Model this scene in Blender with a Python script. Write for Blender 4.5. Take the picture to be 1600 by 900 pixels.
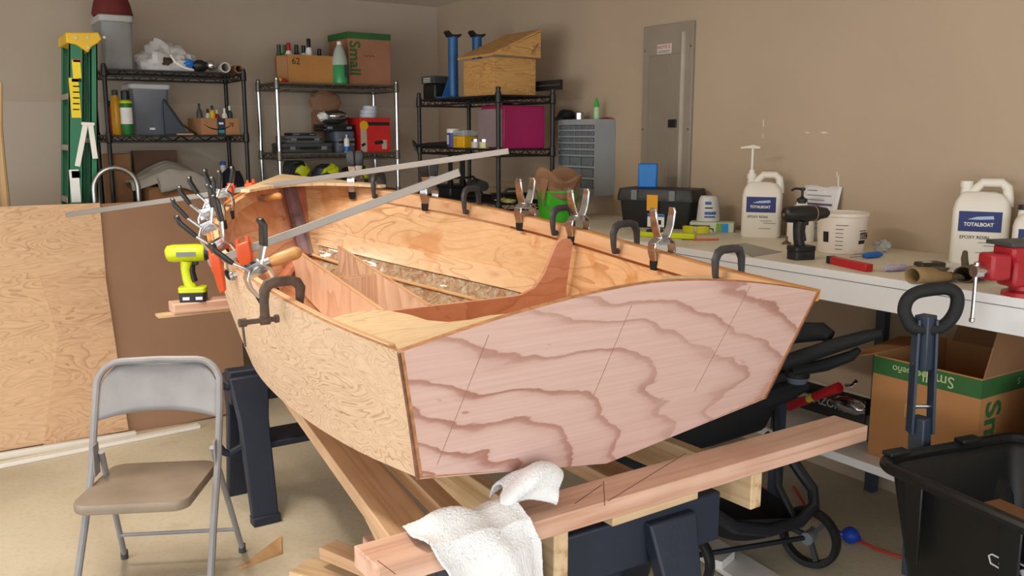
import bpy, bmesh, math, random
import numpy as np
from mathutils import Vector, Matrix, noise as mnoise
random.seed(7)
for o in list(bpy.data.objects): bpy.data.objects.remove(o, do_unlink=True)
SC = bpy.context.scene
COL = SC.collection
R = math.radians
# ---------------------------------------------------------------- camera
CAM_H, F_PX, YAW, PITCH = 1.45, 1400.0, R(33), R(9.8)
cd = bpy.data.cameras.new('camera'); cam = bpy.data.objects.new('camera', cd); COL.objects.link(cam)
cd.sensor_width = 36; cd.lens = 36*F_PX/1600; cd.clip_start = .02
cam.location = (0, 0, CAM_H); cam.rotation_euler = (R(90)-PITCH, 0, -YAW)
SC.camera = cam
# ---------------------------------------------------------------- daylight through the open garage door, exposure
w = bpy.data.worlds.new('daylight'); SC.world = w; w.use_nodes = True
bg = w.node_tree.nodes['Background']; bg.inputs[0].default_value = (.90, .96, 1.0, 1); bg.inputs[1].default_value = 3.9
DOOR = (-2.9, 2.6, -2.0, 2.1)      # x0, x1, y, height of the open garage door behind the camera
SIDE = (-1.5, 3.9, -3.3, 2.1)      # y0, y1, x, height of the open bay on the left
def portal(name, loc, rot, sx, sy):
    l = bpy.data.lights.new(name, 'AREA'); l.shape = 'RECTANGLE'; l.size = sx; l.size_y = sy; l.cycles.is_portal = True
    o = bpy.data.objects.new(name, l); COL.objects.link(o); o.location = loc; o.rotation_euler = rot
portal('door_daylight', ((DOOR[0]+DOOR[1])/2, DOOR[2]-.05, DOOR[3]/2), (R(90), 0, 0), DOOR[1]-DOOR[0], DOOR[3])
portal('side_daylight', (SIDE[2]-.05, (SIDE[0]+SIDE[1])/2, SIDE[3]/2), (R(90), 0, R(-90)), SIDE[1]-SIDE[0], SIDE[3])
vs = SC.view_settings; vs.view_transform = 'Standard'; vs.look = 'None'; vs.gamma = 1; vs.use_curve_mapping = False; vs.exposure = 0.0

# ---------------------------------------------------------------- picture ray -> point on a real plane of the room
_f = Vector((math.sin(YAW)*math.cos(PITCH), math.cos(YAW)*math.cos(PITCH), -math.sin(PITCH)))
_r = Vector((math.cos(YAW), -math.sin(YAW), 0)); _u = _r.cross(_f); _c = Vector((0, 0, CAM_H))
def ray(x, y): return _f+_r*((x-800)/F_PX)-_u*((y-450)/F_PX)
def PZ(x, y, z): d = ray(x, y); return _c+d*((z-CAM_H)/d.z)
def PX(x, y, X): d = ray(x, y); return _c+d*(X/d.x)
def PY(x, y, Y): d = ray(x, y); return _c+d*(Y/d.y)
def PD(x, y, D): return _c+ray(x, y)*D
def PP(x, y, p, n): d = ray(x, y); return _c+d*((Vector(p)-_c).dot(Vector(n))/d.dot(Vector(n)))
def depth(p): return (Vector(p)-_c).dot(_f)

# ---------------------------------------------------------------- materials
def lin(c): return tuple(((v/255)/12.92 if v/255 <= .04045 else ((v/255+.055)/1.055)**2.4) for v in c)+(1,)
MATS = {}
def nt(name):
    m = bpy.data.materials.new(name); m.use_nodes = True; t = m.node_tree
    return m, t, t.nodes['Principled BSDF']
def N(t, kind, **kw):
    n = t.nodes.new(kind)
    for k, v in kw.items():
        if k in n.inputs: n.inputs[k].default_value = v
        else: setattr(n, k, v)
    return n
def coords(t, scale=(1, 1, 1), rot=(0, 0, 0), loc=(0, 0, 0)):
    tc = N(t, 'ShaderNodeTexCoord'); mp = N(t, 'ShaderNodeMapping')
    mp.inputs['Scale'].default_value = scale; mp.inputs['Rotation'].default_value = rot; mp.inputs['Location'].default_value = loc
    t.links.new(tc.outputs['Object'], mp.inputs['Vector']); return mp.outputs[0]
def mixc(t, fac, a, b):
    m = N(t, 'ShaderNodeMix', data_type='RGBA')
    if hasattr(fac, 'is_linked'): t.links.new(fac, m.inputs[0])
    else: m.inputs[0].default_value = fac
    for s, v in ((m.inputs[6], a), (m.inputs[7], b)):
        if hasattr(v, 'is_linked'): t.links.new(v, s)
        else: s.default_value = v
    return m.outputs[2]
def ramp(t, fac, stops):
    r = N(t, 'ShaderNodeValToRGB'); e = r.color_ramp.elements
    while len(e) < len(stops): e.new(.5)
    for k, (p, c) in enumerate(stops): e[k].position = p; e[k].color = c if len(c) == 4 else c+(1,)
    t.links.new(fac, r.inputs[0]); return r.outputs[0]
def gray(v): return (v, v, v, 1)
def mat(name, c, rough=.5, metal=0, var=.12, vscale=6, bump=0, bscale=60, coat=0, alpha=1, trans=0, sub=0):
    """plain surface with a little procedural colour variation and fine relief"""
    if name in MATS: return MATS[name]
    m, t, b = nt(name); L = lin(c)
    v = coords(t); nz = N(t, 'ShaderNodeTexNoise', Scale=vscale, Detail=4.0); t.links.new(v, nz.inputs['Vector'])
    lo = tuple(x*(1-var) for x in L[:3])+(1,); hi = tuple(min(1, x*(1+var)) for x in L[:3])+(1,)
    t.links.new(ramp(t, nz.outputs[0], [(.3, lo), (.7, hi)]), b.inputs['Base Color'])
    b.inputs['Roughness'].default_value = rough; b.inputs['Metallic'].default_value = metal
    if coat: b.inputs['Coat Weight'].default_value = coat; b.inputs['Coat Roughness'].default_value = .15
    if trans: b.inputs['Transmission Weight'].default_value = trans
    if alpha < 1: b.inputs['Alpha'].default_value = alpha
    if sub: b.inputs['Subsurface Weight'].default_value = sub; b.inputs['Subsurface Radius'].default_value = (.02, .02, .02)
    if bump:
        n2 = N(t, 'ShaderNodeTexNoise', Scale=bscale, Detail=3.0); t.links.new(v, n2.inputs['Vector'])
        bp = N(t, 'ShaderNodeBump', Strength=bump, Distance=.01); t.links.new(n2.outputs[0], bp.inputs['Height']); t.links.new(bp.outputs[0], b.inputs['Normal'])
    MATS[name] = m; return m
def ply(name, base, dark, scale=(1, 1, 1), rot=(0, 0, 0), bands=5, nscale=2.2, rough=.6, width=.28, coat=0, stain=None, dist=.6, fine=.25, soft=.5, loc=(0, 0, 0)):
    """rotary-cut plywood: contour bands of a stretched noise field + fine streaks (+ resin stains)"""
    if name in MATS: return MATS[name]
    m, t, b = nt(name); v = coords(t, scale, rot, loc)
    nz = N(t, 'ShaderNodeTexNoise', Scale=nscale, Detail=2.0, Distortion=dist); t.links.new(v, nz.inputs['Vector'])
    mu = N(t, 'ShaderNodeMath', operation='MULTIPLY'); mu.inputs[1].default_value = bands*3; t.links.new(nz.outputs[0], mu.inputs[0])
    fr = N(t, 'ShaderNodeMath', operation='FRACT'); t.links.new(mu.outputs[0], fr.inputs[0])
    line = ramp(t, fr.outputs[0], [(0, gray(0)), (max(.001, 1-width*2.2), gray(.06*soft)), (1-width, gray(.45)), (.965, gray(1)), (1, gray(0))])
    big = N(t, 'ShaderNodeTexNoise', Scale=nscale*.9, Detail=3.0); t.links.new(v, big.inputs['Vector'])
    fade = ramp(t, big.outputs[0], [(.32, gray(.25)), (.62, gray(1))])
    mm = N(t, 'ShaderNodeMath', operation='MULTIPLY'); t.links.new(line, mm.inputs[0]); t.links.new(fade, mm.inputs[1])
    st = N(t, 'ShaderNodeTexNoise', Scale=nscale*9, Detail=5.0); t.links.new(v, st.inputs['Vector'])
    L, Dk = lin(base), lin(dark)
    c0 = ramp(t, st.outputs[0], [(.3, tuple(L[i]*(1-fine*.6)+Dk[i]*fine*.6 for i in range(3))+(1,)), (.65, tuple(min(1, x*1.05) for x in L[:3])+(1,))])
    col = mixc(t, mm.outputs[0], c0, Dk)
    if stain:
        v2 = coords(t, (1, 1, 1), (0, 0, 0), (3, 1, 2)); sn = N(t, 'ShaderNodeTexNoise', Scale=stain[1], Detail=4.0, Distortion=.8); t.links.new(v2, sn.inputs['Vector'])
        f = ramp(t, sn.outputs[0], [(stain[2], gray(0)), (stain[2]+.06, gray(stain[3]))])
        col = mixc(t, f, col, lin(stain[0]))
    t.links.new(col, b.inputs['Base Color']); b.inputs['Roughness'].default_value = rough
    if coat: b.inputs['Coat Weight'].default_value = coat; b.inputs['Coat Roughness'].default_value = .12
    bp = N(t, 'ShaderNodeBump', Strength=.12, Distance=.004); t.links.new(st.outputs[0], bp.inputs['Height']); t.links.new(bp.outputs[0], b.inputs['Normal'])
    MATS[name] = m; return m
def lumber(name, base, dark, axis='X', rings=34, rough=.6, fine=.5):
    """sawn softwood: streaks along one axis"""
    if name in MATS: return MATS[name]
    m, t, b = nt(name); s = [rings, rings, rings]; s['XYZ'.index(axis)] = 1.2
    v = coords(t, s)
    nz = N(t, 'ShaderNodeTexNoise', Scale=1.0, Detail=3.0, Distortion=.4); t.links.new(v, nz.inputs['Vector'])
    L, Dk = lin(base), lin(dark)
    c = ramp(t, nz.outputs[0], [(.32, Dk), (.46, tuple((L[i]*(1-fine*.5)+Dk[i]*fine*.5) for i in range(3))+(1,)), (.60, L), (.8, tuple(min(1, x*1.06) for x in L[:3])+(1,))])
    v2 = coords(t, (1, 1, 1)); n2 = N(t, 'ShaderNodeTexNoise', Scale=5.0, Detail=2.0); t.links.new(v2, n2.inputs['Vector'])
    f = ramp(t, n2.outputs[0], [(.45, gray(0)), (.75, gray(.45))])
    t.links.new(mixc(t, f, c, Dk), b.inputs['Base Color']); b.inputs['Roughness'].default_value = rough
    bp = N(t, 'ShaderNodeBump', Strength=.15, Distance=.004); t.links.new(nz.outputs[0], bp.inputs['Height']); t.links.new(bp.outputs[0], b.inputs['Normal'])
    MATS[name] = m; return m

# ---------------------------------------------------------------- mesh builder
class MB:
    def __init__(s): s.v = []; s.f = []; s.m = []; s.cur = 0
    def add(s, vs_, fs):
        n = len(s.v); s.v += [Vector(p) for p in vs_]; s.f += [tuple(i+n for i in f) for f in fs]; s.m += [s.cur]*len(fs); return s
    def slot(s, i): s.cur = i; return s
    def bx(s, x0, x1, y0, y1, z0, z1):
        return s.add([(x0,y0,z0),(x1,y0,z0),(x1,y1,z0),(x0,y1,z0),(x0,y0,z1),(x1,y0,z1),(x1,y1,z1),(x0,y1,z1)],
                     [(0,3,2,1),(4,5,6,7),(0,1,5,4),(1,2,6,5),(2,3,7,6),(3,0,4,7)])
    def box(s, c, d, M=None):
        n = len(s.v); x, y, z = (k/2 for k in d); s.bx(-x, x, -y, y, -z, z)
        for i in range(n, len(s.v)):
            p = s.v[i]; p = (M @ p) if M is not None else p; s.v[i] = p+Vector(c)
        return s
    def beam(s, p0, p1, wd, ht, up=(0, 0, 1)):
        p0, p1 = Vector(p0), Vector(p1); d = p1-p0; l = d.length; d.normalize(); u = Vector(up); sd = d.cross(u).normalized(); u = sd.cross(d)
        M = Matrix((d, sd, u)).transposed(); return s.box((p0+p1)/2, (l, wd, ht), M)
    def tube(s, pts, r, n=10, closed=False, caps=True, sx=1.0):
        pts = [Vector(p) for p in pts]; k = len(pts); rr = r if isinstance(r, (list, tuple)) else [r]*k
        ring = []; prev = None
        for i in range(k):
            a = pts[i-1] if (i or closed) else pts[0]; b_ = pts[(i+1) % k] if (i < k-1 or closed) else pts[-1]
            d = (b_-a).normalized()
            if prev is None: u = Vector((0, 0, 1)) if abs(d.z) < .9 else Vector((1, 0, 0)); u = (u-d*u.dot(d)).normalized()
            else: u = (prev-d*prev.dot(d)).normalized()
            prev = u; w_ = d.cross(u)
            ring.append([pts[i]+(u*math.cos(2*math.pi*j/n)+w_*math.sin(2*math.pi*j/n)*sx)*rr[i] for j in range(n)])
        return s.loft(ring, closed, caps)
    def loft(s, rings, closed=False, caps=True):
        n = len(rings[0]); k = len(rings); V = [p for r_ in rings for p in r_]; Fc = []
        for i in range(k if closed else k-1):
            a, b_ = i*n, ((i+1) % k)*n
            for j in range(n): Fc.append((a+j, a+(j+1) % n, b_+(j+1) % n, b_+j))
        if caps and not closed: Fc += [tuple(range(n-1, -1, -1)), tuple((k-1)*n+j for j in range(n))]
        return s.add(V, Fc)
    def lathe(s, prof, n=20, c=(0, 0, 0), sx=1, sy=1):
        c = Vector(c); return s.loft([[c+Vector((r_*math.cos(2*math.pi*j/n)*sx, r_*math.sin(2*math.pi*j/n)*sy, z)) for j in range(n)] for r_, z in prof])
    def cyl(s, p0, p1, r0, r1=None, n=14): return s.tube([p0, p1], [r0, r0 if r1 is None else r1], n)
    def prism(s, poly, h, M=None):
        n = len(poly); V = [Vector((p[0], p[1], 0)) for p in poly]+[Vector((p[0], p[1], h)) for p in poly]
        if M is not None: V = [M @ p for p in V]
        return s.add(V, [tuple(range(n-1, -1, -1)), tuple(range(n, 2*n))]+[(i, (i+1) % n, n+(i+1) % n, n+i) for i in range(n)])
    def slab(s, pts3, off):
        """polygon of 3-D points pushed by vector off"""
        n = len(pts3); off = Vector(off); V = [Vector(p) for p in pts3]; V += [p+off for p in V]
        return s.add(V, [tuple(range(n-1, -1, -1)), tuple(range(n, 2*n))]+[(i, (i+1) % n, n+(i+1) % n, n+i) for i in range(n)])
    def grid(s, fn, nu, nv, thick=None):
        V = [Vector(fn(i/nu, j/nv)) for i in range(nu+1) for j in range(nv+1)]; w_ = nv+1
        Fc = [(i*w_+j, (i+1)*w_+j, (i+1)*w_+j+1, i*w_+j+1) for i in range(nu) for j in range(nv)]
        return s.add(V, Fc)
    def blob(s, c, d, amp=.15, fq=2.0, seed=0, n=16, m_=10, flat=None):
        c = Vector(c); rings = []
        for i in range(m_+1):
            th = math.pi*i/m_; ring = []
            for j in range(n):
                ph = 2*math.pi*j/n; q = Vector((math.sin(th)*math.cos(ph), math.sin(th)*math.sin(ph), -math.cos(th)))
                k = 1+amp*2*mnoise.noise(q*fq+Vector((seed*7.1, seed*3.3, seed)))
                p = Vector((q.x*d[0]/2*k, q.y*d[1]/2*k, q.z*d[2]/2*k))
                if flat is not None: p.z = max(p.z, flat)
                ring.append(c+p)
            rings.append(ring)
        return s.loft(rings, caps=False)
    def xf(s, M): s.v = [M @ p for p in s.v]; return s
    def build(s, name, material, parent=None, bevel=0, smooth=35, seg=2, sub=0, solid=0, label=None):
        me = bpy.data.meshes.new(name); me.from_pydata([tuple(p) for p in s.v], [], s.f)
        for mm in (material if isinstance(material, (list, tuple)) else [material]): me.materials.append(mm)
        for p, i in zip(me.polygons, s.m): p.material_index = i
        bm = bmesh.new(); bm.from_mesh(me); bmesh.ops.remove_doubles(bm, verts=bm.verts, dist=1e-6); bmesh.ops.recalc_face_normals(bm, faces=bm.faces); bm.to_mesh(me); bm.free()
        if smooth:
            for p in me.polygons: p.use_smooth = True
            me.set_sharp_from_angle(angle=R(smooth))
        o = bpy.data.objects.new(name, me); COL.objects.link(o)
        if solid: k = o.modifiers.new('thickness', 'SOLIDIFY'); k.thickness = solid; k.offset = 0
        if bevel: k = o.modifiers.new('edges', 'BEVEL'); k.width = bevel; k.segments = seg; k.limit_method = 'ANGLE'; k.angle_limit = R(40)
        if sub: k = o.modifiers.new('smooth', 'SUBSURF'); k.levels = sub; k.render_levels = sub
        if parent is not None:
            o.parent = parent
            if parent.name in WORLD: o.matrix_parent_inverse = Matrix.Translation(-Vector(parent.location))
        if label: o['label'] = label
        return o
WORLD = set()
def tag(o, label, cat, group=None):
    o['label'] = label; o['category'] = cat
    if group: o['group'] = group
    return o
def thing(name, label, cat, loc=(0, 0, 0), rotz=0, group=None, world=False, rot=None):
    o = bpy.data.objects.new(name, None); COL.objects.link(o); o.location = loc; o.empty_display_size = .05
    o.rotation_euler = rot if rot else (0, 0, rotz)
    if world: WORLD.add(o.name)
    return tag(o, label, cat, group)
def struct(o): o['kind'] = 'structure'; return o
def dup(root, loc, rot=None, label=None, group=None):
    def rec(o, par):
        c = o.copy(); COL.objects.link(c)
        if par is not None: c.parent = par
        for ch in list(o.children): rec(ch, c)
        return c
    r = rec(root, None); r.location = loc
    if rot is not None: r.rotation_euler = rot if isinstance(rot, (tuple, list)) else (0, 0, rot)
    if label: r['label'] = label
    if group: r['group'] = group
    return r
def text(string, size, origin, xd, yd, material, parent, name='lettering', align='LEFT', sx=1.0, bold=0):
    cu = bpy.data.curves.new('t', 'FONT'); cu.body = string; cu.size = size; cu.align_x = align; cu.offset = bold; cu.resolution_u = 3
    to = bpy.data.objects.new('t', cu); me = bpy.data.meshes.new_from_object(to); bpy.data.objects.remove(to)
    xd, yd = Vector(xd).normalized(), Vector(yd).normalized(); z = xd.cross(yd)
    M = Matrix.Translation(Vector(origin)+z*.0012) @ Matrix((xd*sx, yd, z)).transposed().to_4x4()
    me.transform(M); me.name = name; me.materials.clear(); me.materials.append(material)
    o = bpy.data.objects.new(name, me); COL.objects.link(o); o.parent = parent
    if parent.name in WORLD: o.matrix_parent_inverse = Matrix.Translation(-Vector(parent.location))
    return o
def quad(name, p, xd, yd, wd, ht, material, parent, t=.0006):
    """thin printed label on a surface: p = lower-left corner"""
    xd, yd = Vector(xd).normalized(), Vector(yd).normalized(); n = xd.cross(yd); p = Vector(p)
    b = MB().slab([p, p+xd*wd, p+xd*wd+yd*ht, p+yd*ht], n*t); return b.build(name, material, parent, smooth=0)
def arc(c, r, a0, a1, n, ax=Vector((1, 0, 0)), ay=Vector((0, 0, 1))):
    return [Vector(c)+Vector(ax)*r*math.cos(R(a0+(a1-a0)*i/n))+Vector(ay)*r*math.sin(R(a0+(a1-a0)*i/n)) for i in range(n+1)]
def interp(keys, y): return [float(np.interp(y, [k[0] for k in keys], [k[i] for k in keys])) for i in range(1, len(keys[0]))]
def smooth_keys(keys, n=60):
    """Catmull-Rom through keys, sampled"""
    K = [keys[0]]+list(keys)+[keys[-1]]; out = []
    for i in range(1, len(K)-2):
        for j in range(n):
            t_ = j/n; p0, p1, p2, p3 = (np.array(q, float) for q in K[i-1:i+3])
            out.append(.5*((2*p1)+(-p0+p2)*t_+(2*p0-5*p1+4*p2-p3)*t_**2+(-p0+3*p1-3*p2+p3)*t_**3))
    out.append(np.array(keys[-1], float)); return out

# common materials
M_black = mat('black plastic', (24, 25, 28), .45, bump=.05)
M_blackmat = mat('black fabric', (20, 21, 25), .85, bump=.2, bscale=200)
M_wire = mat('black enamel wire', (22, 22, 24), .4)
M_chrome = mat('chrome', (205, 208, 212), .16, 1, var=.04)
M_steel = mat('brushed steel', (170, 170, 170), .32, 1, var=.08)
M_alu = mat('aluminium bar', (150, 143, 136), .5, .6, var=.05)
M_white = mat('white plastic', (232, 230, 224), .4, var=.03)
M_card = mat('cardboard', (168, 122, 82), .85, bump=.05)
M_card2 = mat('brown cardboard', (140, 100, 68), .85, bump=.05)
M_kraft = mat('kraft paper', (150, 112, 84), .85, bump=.2, bscale=30)
M_red = mat('red plastic', (178, 30, 36), .4)
M_orange = mat('orange enamel', (214, 82, 34), .42, var=.18, bump=.05)
M_lime = mat('lime plastic', (196, 208, 24), .42)
M_navy = mat('navy plastic', (26, 38, 62), .5)
M_blue = mat('blue plastic', (28, 104, 190), .4)
M_yellow = mat('yellow plastic', (232, 178, 30), .45)
M_green = mat('green print', (46, 96, 46), .7)
M_ink = mat('black ink', (30, 28, 26), .8)
M_inkwhite = mat('white ink', (232, 232, 230), .7)
M_handle = lumber('turned handle wood', (214, 160, 100), (186, 128, 72), 'X', 60, .4)
M_clear = mat('clear plastic', (205, 212, 214), .22, alpha=.45, var=.05)
M_foam = mat('foam grip', (20, 22, 26), .75, bump=.15, bscale=250)
M_slate = mat('slate blue steel', (52, 62, 78), .45)
M_grey = mat('grey plastic', (116, 120, 126), .5)
M_dgrey = mat('dark grey plastic', (62, 66, 68), .5)
# ================================================================ THE SETTING
XR, YB, ZC = 3.2, 5.92, 2.345
def concrete():
    m, t, b = nt('garage floor concrete'); v = coords(t)
    n1 = N(t, 'ShaderNodeTexNoise', Scale=1.3, Detail=6.0, Distortion=.5); t.links.new(v, n1.inputs['Vector'])
    n2 = N(t, 'ShaderNodeTexNoise', Scale=45.0, Detail=4.0); t.links.new(v, n2.inputs['Vector'])
    c = ramp(t, n1.outputs[0], [(.3, lin((182, 168, 146))), (.5, lin((206, 194, 170))), (.72, lin((216, 206, 184)))])
    f = ramp(t, n2.outputs[0], [(.5, gray(0)), (.75, gray(.22))])
    c = mixc(t, f, c, lin((150, 130, 104)))
    n3 = N(t, 'ShaderNodeTexNoise', Scale=2.6, Detail=5.0); t.links.new(v, n3.inputs['Vector'])
    f3 = ramp(t, n3.outputs[0], [(.6, gray(0)), (.72, gray(.5))])
    c = mixc(t, f3, c, lin((164, 142, 112)))
    t.links.new(c, b.inputs['Base Color']); b.inputs['Roughness'].default_value = .7
    bp = N(t, 'ShaderNodeBump', Strength=.1, Distance=.01); t.links.new(n2.outputs[0], bp.inputs['Height']); t.links.new(bp.outputs[0], b.inputs['Normal'])
    return m
def wallpaint(name, c, c2):
    m, t, b = nt(name); v = coords(t)
    n1 = N(t, 'ShaderNodeTexNoise', Scale=1.1, Detail=3.0); t.links.new(v, n1.inputs['Vector'])
    col = ramp(t, n1.outputs[0], [(.3, lin(c)), (.7, lin(c2))])
    n2 = N(t, 'ShaderNodeTexNoise', Scale=140.0, Detail=2.0); t.links.new(v, n2.inputs['Vector'])
    t.links.new(col, b.inputs['Base Color']); b.inputs['Roughness'].default_value = .8
    bp = N(t, 'ShaderNodeBump', Strength=.08, Distance=.006); t.links.new(n2.outputs[0], bp.inputs['Height']); t.links.new(bp.outputs[0], b.inputs['Normal'])
    return m
M_wall = wallpaint('beige wall paint', (176, 156, 134), (186, 166, 142))
M_wallb = wallpaint('greige wall paint', (176, 160, 144), (186, 170, 152))
M_stem = wallpaint('bare grey plaster', (182, 168, 153), (192, 178, 162))
M_ceil = wallpaint('ceiling paint', (216, 206, 194), (224, 214, 202))
XL, YF = SIDE[2], DOOR[2]
struct(MB().bx(XL-.1, XR+.1, YF-3, YB+.1, -.1, 0).build('floor', concrete()))
struct(MB().bx(XL-.1, XR+.1, YF-.1, YB+.1, ZC, ZC+.1).build('ceiling', M_ceil))
wb = struct(MB().bx(XL-.1, XR+.1, YB, YB+.1, 0, ZC).build('wall_back', M_wallb))
MB().bx(XL, XR-.002, YB-.006, YB, 0, 1.63).build('plaster_band', M_stem, wb)
wr = struct(MB().bx(XR, XR+.1, YF-.1, YB, 0, ZC).build('wall_right', M_wall))
struct(MB().bx(XL-.1, XL, YF-.1, SIDE[0], 0, ZC).bx(XL-.1, XL, SIDE[1], YB, 0, ZC).bx(XL-.1, XL, SIDE[0], SIDE[1], SIDE[3], ZC).build('wall_left', M_wall))
wf = MB().bx(XL, DOOR[0], YF-.1, YF, 0, ZC).bx(DOOR[1], XR, YF-.1, YF, 0, ZC).bx(DOOR[0], DOOR[1], YF-.1, YF, DOOR[3], ZC)
struct(wf.build('wall_front', M_wall))
M_scuff = mat('pale wall scuff', (216, 206, 192), .9)
for k, (px, py, wd, ht) in enumerate([(1193, 192, .010, .03), (1192, 212, .008, .02), (1262, 207, .03, .006), (1288, 207, .04, .008), (1310, 284, .01, .05), (1308, 272, .007, .02)]):
    p = PX(px, py, XR); MB().slab([p+Vector((0, a*wd, c*ht)) for a, c in ((-.5, -.5), (.2, -.6), (.5, .3), (-.1, .6))], (-.0008, 0, 0)).build('scuff_mark', M_scuff, wr, smooth=0)

# ceiling shop light over the boat (above the frame)
sl = thing('shop_light', 'long white shop light fixed to the ceiling above the boat', 'lamp', (.30, 2.75, ZC-.001), R(90))
MB().bx(-.62, .62, -.07, .07, -.045, 0).build('housing', mat('white enamel', (230, 228, 222), .4), sl, bevel=.004)
em = bpy.data.materials.new('lit warm tube'); em.use_nodes = True; pb = em.node_tree.nodes['Principled BSDF']; pb.inputs['Base Color'].default_value = (1, .9, .78, 1); pb.inputs['Emission Color'].default_value = (1, .86, .68, 1); pb.inputs['Emission Strength'].default_value = 8
for dy in (-.035, .035): MB().cyl((-.58, dy, -.062), (.58, dy, -.062), .013).build('tube', em, sl)
ll = bpy.data.lights.new('shop_light_glow', 'AREA'); ll.shape = 'RECTANGLE'; ll.size = 1.2; ll.size_y = .12; ll.energy = 34; ll.color = (1, .91, .79)
lo = bpy.data.objects.new('shop_light_glow', ll); COL.objects.link(lo); lo.location = (.30, 2.75, ZC-.085); lo.rotation_euler = (0, 0, R(90))

# ================================================================ THE BOAT (axis along +Y, world coordinates)
BX = 1.292
SHEER = smooth_keys([(1.462,.589,1.051),(1.8,.619,1.060),(2.2,.634,1.086),(2.55,.622,1.118),(2.85,.565,1.150),(3.1,.478,1.178),(3.35,.352,1.206),(3.55,.213,1.232),(3.70,.088,1.255),(3.78,.010,1.268)])
CHINE = smooth_keys([(1.55,.5095,.76),(1.8,.551,.757),(2.1,.573,.765),(2.4,.568,.785),(2.7,.513,.802),(2.95,.424,.822),(3.2,.302,.852),(3.4,.170,.892),(3.55,.045,.935),(3.59,.010,.955)])
KEEL = smooth_keys([(1.577,0,.68),(2.0,0,.664),(2.5,0,.664),(2.9,0,.690),(3.2,0,.742),(3.4,0,.805),(3.52,0,.872),(3.575,0,.945)])
def at(keys, u):
    k = u*(len(keys)-1); i = min(int(k), len(keys)-2); a = k-i; return keys[i]*(1-a)+keys[i+1]*a
def aty_(keys, y): ys = [k[0] for k in keys]; return float(np.interp(y, ys, [k[1] for k in keys])), float(np.interp(y, ys, [k[2] for k in keys]))
def side_pt(u, v, s, off=0):
    a, c = at(SHEER, u), at(CHINE, u); p = a*(1-v)+c*v; bul = .012*math.sin(math.pi*v)*math.sin(math.pi*min(1, u*1.05))
    return Vector((BX+s*(max(.002, p[1]+bul-off)), p[0], p[2]))
def bot_pt(u, v, s, off=0):
    a, c = at(CHINE, u), at(KEEL, u); p = a*(1-v)+c*v; return Vector((BX+s*max(0, p[1]-off*(1-v)), p[0], p[2]+off))
M_sideout = ply('fir plywood outside', (214, 184, 154), (166, 128, 98), (2, .9, 3.0), (R(-12), 0, 0), bands=6, nscale=3.2, rough=.65, width=.19, fine=.2, dist=1.7, stain=((178, 122, 76), 2.6, .66, .35))
M_inside = ply('varnished plywood inside', (238, 196, 148), (192, 134, 82), (1.5, .8, 3.4), (R(-6), 0, 0), bands=3.2, nscale=2.3, rough=.35, width=.16, coat=.6, fine=.3, dist=1.0, stain=((214, 142, 74), 3.0, .58, .6))
M_insideL = ply('resin soaked plywood', (236, 184, 150), (204, 136, 98), (1.5, .9, 3.0), (0, 0, 0), bands=2, nscale=2.2, rough=.3, width=.2, coat=.7, fine=.3, stain=((206, 128, 72), 3.4, .56, .55))
M_bottomin = ply('resin coated bilge', (226, 166, 120), (190, 122, 78), (2, 1, 2), (0, 0, 0), bands=2, nscale=2.6, rough=.25, coat=.8, stain=((168, 92, 58), 3.6, .58, .55))
M_bottomout = ply('bottom plywood', (200, 166, 128), (160, 118, 84), (2, .6, 2), (0, 0, 0), bands=3)
M_edge = mat('plywood edge', (176, 124, 84), .7, var=.3, vscale=60)
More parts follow.
